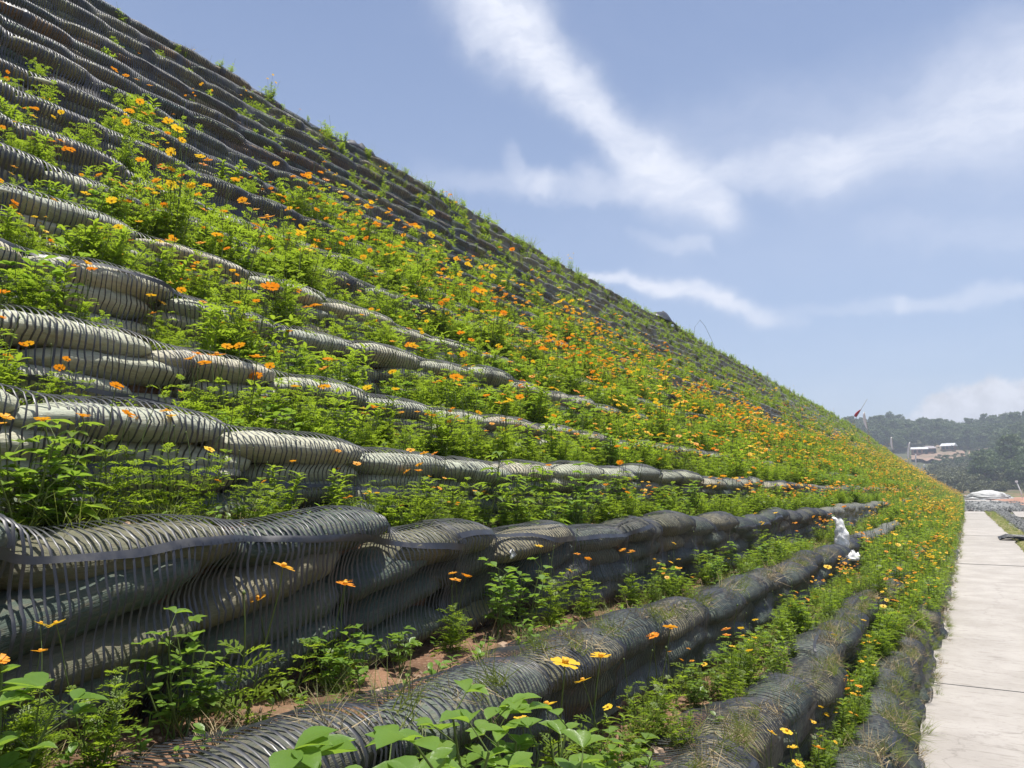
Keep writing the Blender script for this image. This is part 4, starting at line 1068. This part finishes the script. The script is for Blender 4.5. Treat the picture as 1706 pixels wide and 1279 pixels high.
# ------------------------------------------------------------------ flags on the crest
POLE = m_plain('bamboo_pole', (.30, .26, .18), .6, (.2, .16, .1), 5)
def m_cloth(name, c):
    T = mat(name); T.bs.inputs['Base Color'].default_value = (*c, 1); T.bs.inputs['Roughness'].default_value = .8
    tr = T.n('ShaderNodeBsdfTranslucent'); tr.inputs[0].default_value = (*c, 1); mx = T.n('ShaderNodeMixShader'); mx.inputs[0].default_value = .5
    T.t.links.new(T.bs.outputs[0], mx.inputs[1]); T.t.links.new(tr.outputs[0], mx.inputs[2]); T.t.links.new(mx.outputs[0], T.out.inputs[0]); return T.mat
REDC = m_cloth('red_cloth', (.60, .03, .04)); WHC = m_cloth('white_cloth', (.86, .86, .85))
def flag(px, ph, lean, cm, fw, fh, droop, label, name='flag', i=NR - 1, back=.1, at=.98):
    X = CR[i][0] - back; y = 60.0
    for _ in range(6): y = y_for_px(X + float(crest(i, y)[0]) - CR[i][0], float(crest(i, y)[1]), px)
    x, z = crest(i, y); root = empty(name, (float(x) - back, y, float(z) - .1)); tag(root, label, 'flag', 'flags planted along the slope crest')
    mb = MB(); top = Vector((math.sin(lean) * ph, 0, math.cos(lean) * ph)); mb.tube([(0, 0, 0), top * .5, top], .03, .02, 6, cap=True); obj('pole', mb.build('pole', POLE), root)
    n, m_ = 9, 12; V = []
    for a in range(n):
        for b in range(m_):
            u = a / (n - 1); v = b / (m_ - 1); P = top * (at - v * fh / ph) ; w = .62 * fw * (1 - .75 * v if droop == 'tri' else math.sin(math.pi * min(1, .12 + v * .95)) ** .7)
            V.append((P.x + (-u * w) + .02, .12 * math.sin(u * 7 + v * 3) * w, P.z - .35 * u * w))
    me = mesh('cloth', V, grid_faces(n, m_), cm); o = obj('cloth', me, root); md = o.modifiers.new('thickness', 'SOLIDIFY'); md.thickness = .01
    return root
flag(1418, 3.3, .55, REDC, .8, 1.0, 'leaf', 'small red flag on a leaning pole at the top of the slope', at=.62)
flag(1449, 3.6, -.12, WHC, .55, 2.6, 'leaf', 'white flag on the crest just right of the red flag, largest of the white ones')
flag(1490, 3.6, -.05, WHC, .6, 2.6, 'leaf', 'short white flag on the crest, second white flag from the left')
flag(1512, 6.2, .12, WHC, .8, 4.6, 'leaf', 'tall narrow white flag on the crest, third white flag from the left', back=.6)
flag(1528, 5.4, 0, WHC, .7, 3.4, 'leaf', 'thin white flag low on the crest, fourth white flag from the left')
flag(1546, 6.5, -.1, WHC, .9, 4.2, 'leaf', 'farthest white flag, near where the slope meets the trees')
# loose flaps of netting standing up on the crest, and a bent wire
for k, (px, s, lab) in enumerate(((248, .30, 'black netting flap sticking up on the skyline, nearest the top left'), (612, .45, 'black netting flap sticking up midway along the skyline'), (1112, .95, 'large black netting flap sticking up far along the skyline'))):
    y = y_for_px(CR[-1][0], CR[-1][1] + CAMZ - .3, px); x, z = crest(NR - 1, y); V = []
    for a in range(10):
        for b in range(14):
            u = a / 9; v = b / 13; V.append(((u - .6) * s * .9 - .2, (v - .5) * s * 2.4, s * (.55 * math.sin(u * 3.0) * (.35 + .65 * math.sin(v * 3.1)) * (1 + .5 * mn.noise(Vector((u * 4, v * 6, k)))))))
    o = obj('netting_flap', mesh('netting_flap', V, grid_faces(10, 14), NET), None, (float(x), y, float(z) - .03)); md = o.modifiers.new('thickness', 'SOLIDIFY'); md.thickness = .012
    tag(o, lab, 'netting flap', 'loose netting flaps on the crest')
y = y_for_px(CR[-1][0], CR[-1][1] + CAMZ - .3, 1165); x, z = crest(NR - 1, y); mb = MB()
mb.tube([(0, -1.0, -.1), (.05, -.9, .5), (.1, -.2, .95), (.1, .6, .8), (.15, 1.6, .2), (.15, 2.0, -.1)], .007, .007, 5)
o = obj('bent_wire', mb.build('bent_wire', NET), None, (float(x), y, float(z))); tag(o, 'thin dark bent wire arching above the crest of the slope', 'wire')
# black scraps of geogrid on the right edge of the path
mb = MB()
for k in range(26):
    a = RS.uniform(-.06, .06); yy = -.9 + k * .07; mb.tube([(-.35, yy, .03), (-.1, yy + a, .13 + .03 * math.sin(k)), (.4, yy + a * 2, .09 + .04 * math.sin(k * 1.7)), (1.0, yy + RS.uniform(-.1, .1), .03)], .03, .03, 4)
V = [(x_ * 1.0 - .35 + .7 * y_ / 12, -1 + y_ * .16, .06 + .06 * mn.noise(Vector((x_ * .8, y_ * .6, 2))) + .05) for y_ in range(13) for x_ in np.linspace(0, 1.4, 8)]
mb.add(V, [tuple(f) for f in grid_faces(13, 8).tolist()])
o = obj('netting_scrap', mb.build('netting_scrap', NET), None, (1.35, 34.5, .055)); tag(o, 'heap of dark netting lying across the right edge of the concrete path', 'netting')
# small litter
mb = MB(); mb.add([(0, 0, 0), (.03, .01, .002), (.045, .0, .03), (.012, .012, .055), (-.008, .004, .03)], [(0, 1, 2, 3, 4)])
yy = y_for_px(CR[3][0], CR[3][1] + CAMZ - .3, 848); x, z = crest(3, yy); o = obj('white_label_scrap', mb.build('white_label_scrap', WHITE), None, (float(x) + .06, yy, float(z) - .15), (0, .3, R(80))); tag(o, 'tiny white scrap caught in the netting of the fourth wall', 'scrap'); md = o.modifiers.new('thickness', 'SOLIDIFY'); md.thickness = .002

# ------------------------------------------------------------------ far white rock mound with a post, red-earth clearing and houses
r_ = []
V, Fq = crumple(18, 40, lambda f: (float(np.interp(f, [0, .3, .7, 1], [4.2, 3.8, 2.6, .4])), 1.9 * f, 0, 0), .22, 5, .7)
PALE = m_plain('pale_sheeting', (.60, .60, .58), .7, (.42, .42, .40), .9, .8, 2.5, .1)
o = obj('pale_mound', mesh('pale_mound', V, Fq, PALE), None, (3.6, 165, -.1)); tag(o, 'pale grey-white covered mound beyond the end of the path', 'mound')
mb = MB(); mb.tube([(0, 0, 0), (-.25, 0, 1.6), (-.75, 0, 3.2)], .11, .08, 6, cap=True); lp = empty('leaning_post', (9.0, 166, 0)); tag(lp, 'thin whitish leaning post at the right end of the pale mound', 'post')
obj('shaft', mb.build('shaft', WHC), lp); mb = MB(); mb.box((-.75, 0, 3.3), (.22, .15, .18)); obj('cap', mb.build('cap', WHC, False), lp)

def at_hill(px, d):
    a = azel(px, 815)[0]; x = math.sin(a) * d; y = math.cos(a) * d; return x, y, float(hill_z(x, y))
CLEAR = m_plain('tan_clearing', (.31, .20, .145), .95, (.17, .14, .09), .12, .8, .5, .2)
def clearing(pxa, pxb, d0, d1, seed, up=.5):
    n, m_ = 40, 24; V = []
    for a in range(n):
        for b in range(m_):
            u = a / (n - 1); v = b / (m_ - 1); e = .5 * mn.noise(Vector((u * 6, seed, 0)))
            vv = .5 + (v - .5) * (max(.05, math.sin(math.pi * u)) ** .35) * (1 + .5 * e); x, y, z = at_hill(pxa + (pxb - pxa) * u, d0 + (d1 - d0) * vv)
            V.append((x, y, z + up + .7 * mn.noise(Vector((u * 9, v * 5, seed)))))
    o = obj('cleared_earth', mesh('cleared_earth', V, grid_faces(n, m_), CLEAR)); tag(o, kind='structure')
clearing(1522, 1612, 345, 398, 2, 1.4); clearing(1618, 1658, 345, 392, 5, 1.2)
WALL = m_plain('brick_house_wall', (.36, .2, .15), .9, (.28, .16, .12), 1)
ROOFW = m_plain('pale_metal_roof', (.62, .63, .64), .5, (.5, .51, .52), .5)
ROOFG = m_plain('grey_roof', (.33, .30, .30), .7, (.25, .22, .22), 1)
GLASS = m_plain('dark_window', (.03, .035, .04), .2)
def house(px, d, w, dp, h, rh, roofm, rz, label):
    x, y, z = at_hill(px, d); root = empty('house', (x, y, z + 1.2), (0, 0, rz)); tag(root, label, 'house', 'houses on the cleared hillside')
    mb = MB(); mb.box((0, 0, h / 2 - .7), (w / 2, dp / 2, h / 2 + .7)); obj('wall', mb.build('wall', WALL, False), root)
    o_ = .5; V = [(-w / 2 - o_, -dp / 2 - o_, h + .02), (w / 2 + o_, -dp / 2 - o_, h + .02), (w / 2 + o_, dp / 2 + o_, h + .02), (-w / 2 - o_, dp / 2 + o_, h + .02), (-w / 2 - o_ * .5, 0, h + rh), (w / 2 + o_ * .5, 0, h + rh)]
    obj('roof', mesh('roof', V, [(0, 1, 5, 4), (2, 3, 4, 5), (1, 2, 5), (3, 0, 4), (3, 2, 1, 0)], roofm, smooth=False), root)
    for k in range(3):
        mb = MB(); mb.box((-w * .3 + k * w * .3, -dp / 2 - .03, h * .55), (.55, .05, .6)); obj('window', mb.build('window', GLASS, False), root)
    mb = MB(); mb.box((w * .42, -dp / 2 - .03, 1.05), (.5, .05, 1.05)); obj('door', mb.build('door', GLASS, False), root)
house(1536, 384, 6.0, 5, 2.2, 1.0, ROOFW, .1, 'brick house with a flat white roof on the left of the hillside clearing')
house(1553, 386, 3.4, 4, 2.0, 1.2, ROOFG, .5, 'grey-roofed house just right of the white-roofed one on the clearing')
house(1586, 390, 5.0, 4, 1.7, 1.3, ROOFW, -.3, 'pale domed-roof house in the middle of the hillside clearing')
house(1702, 372, 5, 4, 2.4, 1.0, ROOFW, .2, 'small white-roofed house half hidden in trees at the right edge')

# ------------------------------------------------------------------ trees
TLEAF = m_leaf('tree_leaf', (.05, .085, .03), (.10, .15, .045), (.12, .2, .05), .25, .6)
TLEAF2 = m_leaf('shrub_leaf', (.07, .085, .035), (.13, .14, .055), (.14, .16, .06), .2, .6)
BARK = m_plain('bark', (.13, .10, .075), .9, (.2, .16, .12), 2, .5, 6, .02)
def tree_geo(seed, H=10, R_=3.6, n=1800, low=.3):
    rs = np.random.RandomState(seed); K = 26
    C = []
    for k in range(K):
        a = rs.uniform(0, 6.28); f = rs.uniform(low, .92); w = math.sin(math.pi * min(1, (f - low + .18) / (1 - low + .2))) ** .7
        C.append((math.cos(a) * R_ * .8 * w * rs.uniform(.3, 1), math.sin(a) * R_ * .8 * w * rs.uniform(.3, 1), f * H * rs.uniform(.94, 1.05), R_ * rs.uniform(.16, .40)))
    V = []; Fq = []
    for i in range(n):
        c = C[rs.randint(K)]; d = rs.normal(size=3); d /= np.linalg.norm(d); d[2] = d[2] * .8 + .1; p = np.array(c[:3]) + d * c[3] * rs.uniform(.55, 1.18) 
        nn = d + rs.normal(size=3) * .5; nn /= np.linalg.norm(nn); t1 = np.cross(nn, rs.normal(size=3)); t1 /= np.linalg.norm(t1); t2 = np.cross(nn, t1); s = rs.uniform(.22, .55) * R_ / 3.6
        b = len(V); V += [p + t1 * s, p + t2 * s * .6, p - t1 * s, p - t2 * s * .6]; Fq.append((b, b + 1, b + 2, b + 3))
    tr = MB(); tr.tube([(0, 0, -.5), (.1, .05, H * .3), (.0, .1, H * .6), (.05, .05, H * .85)], .26, .08, 7)
    for c in C[:6]: tr.tube([(0.03, .08, H * .42), (c[0] * .5, c[1] * .5, c[2] * .8), c[:3]], .1, .04, 5)
    return V, Fq, tr
TREES = []
for k in range(5):
    V, Fq, tr = tree_geo(k + 1, H=9 + k * .8, R_=3.4 + .3 * (k % 3)); TREES.append((mesh('crown', V, Fq, TLEAF, smooth=False), tr.build('trunk', BARK)))
for k in range(3):
    V, Fq, tr = tree_geo(k + 21, H=3.4, R_=2.6, n=900, low=.15); TREES.append((mesh('crown', V, Fq, TLEAF2, smooth=False), tr.build('trunk', BARK)))
TL = bpy.data.collections.new('tree_variants')
for k, (c, t_) in enumerate(TREES):
    mb = MB(); mb.add([v.co.copy() for v in c.vertices], [tuple(p.vertices) for p in c.polygons], 0); mb.add([v.co.copy() for v in t_.vertices], [tuple(p.vertices) for p in t_.polygons], 1)
    TL.objects.link(bpy.data.objects.new('t%02d' % k, mb.build('tree', [TLEAF if k < 5 else TLEAF2, BARK], False)))
G_TREE = instancer_group(TL)
TRS = random.Random(77); pts = []
def in_clear(px, d): return (1518 < px < 1616 and 338 < d < 404) or (1614 < px < 1662 and 340 < d < 398)
for k in range(5200):
    d = 200 + 330 * TRS.random() ** .75; a = R(TRS.uniform(-17, 15)); x, y = math.sin(a) * d, math.cos(a) * d
    if x < -9 and y < 395 and x > -75: continue
    px = project(x, y, 2)[0]
    if in_clear(px, d):
        if TRS.random() < .6: continue
        pts.append(((x, y, float(hill_z(x, y)) + .9), (0, 0, TRS.uniform(0, 6.3)), (.4, .4, .35), TRS.randrange(5, 8))); continue
    z = float(hill_z(x, y)); right = px > 1630
    if d < 235: idx, s = TRS.randrange(5, 8), TRS.uniform(.35, .7)
    elif d < 330 and not right: idx, s = TRS.randrange(5, 8), TRS.uniform(.7, 1.25)
    elif d < 330 and right: idx, s = TRS.randrange(5), TRS.uniform(.55, .9)
    else: idx, s = TRS.randrange(5), TRS.uniform(.6, 1.0)
    if 285 < d < 405 and 1520 < px < 1660 and idx < 5: s *= .45
    pts.append(((x, y, z - .2), (0, 0, TRS.uniform(0, 6.3)), (s * 1.1, s * 1.1, s), idx))
scatter('wooded_hillside', pts, G_TREE)
# trees one can tell apart
def tree(px, d, var, s, label, kindname='tree'):
    x, y, z = at_hill(px, d); root = empty('tree', (x, y, z - .2), (0, 0, TRS.uniform(0, 6)), s); obj('trunk', TREES[var][1], root); obj('crown', TREES[var][0], root); tag(root, label, 'tree', 'trees standing out from the woods'); return root
for px, d, v, s, lab in (
    (1424, 470, 1, 1.35, 'broad dark tree on the skyline nearest the red flag'), (1440, 470, 2, 1.4, 'rounded tree on the skyline just behind the largest white flag'), (1461, 470, 0, 1.3, 'dark tree on the skyline third from the left'),
    (1490, 465, 3, 1.3, 'tallest peaked tree on the skyline left of the clearing'), (1506, 470, 4, 1.05, 'smaller skyline tree stepping down towards the clearing'), (1540, 480, 2, 1.1, 'rounded skyline tree above the white-roofed house'),
    (1580, 480, 1, 1.15, 'bluish skyline tree above the middle of the clearing'), (1620, 480, 0, 1.05, 'low skyline tree between clearing and right edge'), (1662, 470, 3, .95, 'skyline tree above the right part of the clearing'), (1700, 420, 4, 1.45, 'large dark tree rising at the right edge of the skyline'),
    (1640, 290, 2, 1.0, 'dark conical tree left of the near clump, below the clearing'), (1668, 265, 1, 1.1, 'large full tree leading the near clump on the right'), (1690, 255, 4, 1.15, 'broad tree in the near clump, beside the right edge'), (1706, 262, 0, 1.2, 'tree cut by the right edge of the frame in the near clump'), (1655, 240, 6, 1.4, 'olive shrub in front of the near tree clump'), (1630, 232, 5, 1.1, 'low shrub above the red earth, left of the near clump')):
    tree(px, d, v, s, lab)

# ------------------------------------------------------------------ haze
def build_haze():
    T = mat('haze_air'); T.t.nodes.remove(T.bs); v = T.n('ShaderNodeVolumePrincipled'); v.inputs['Color'].default_value = (.80, .88, 1.0, 1); v.inputs['Density'].default_value = .0009; v.inputs['Anisotropy'].default_value = .2
    T.t.links.new(v.outputs[0], T.out.inputs['Volume'])
    mb = MB(); mb.box((0, 1050, 28), (1600, 1500, 34)); o = obj('haze', mb.build('haze', T.mat, False)); tag(o, kind='stuff')
build_haze()
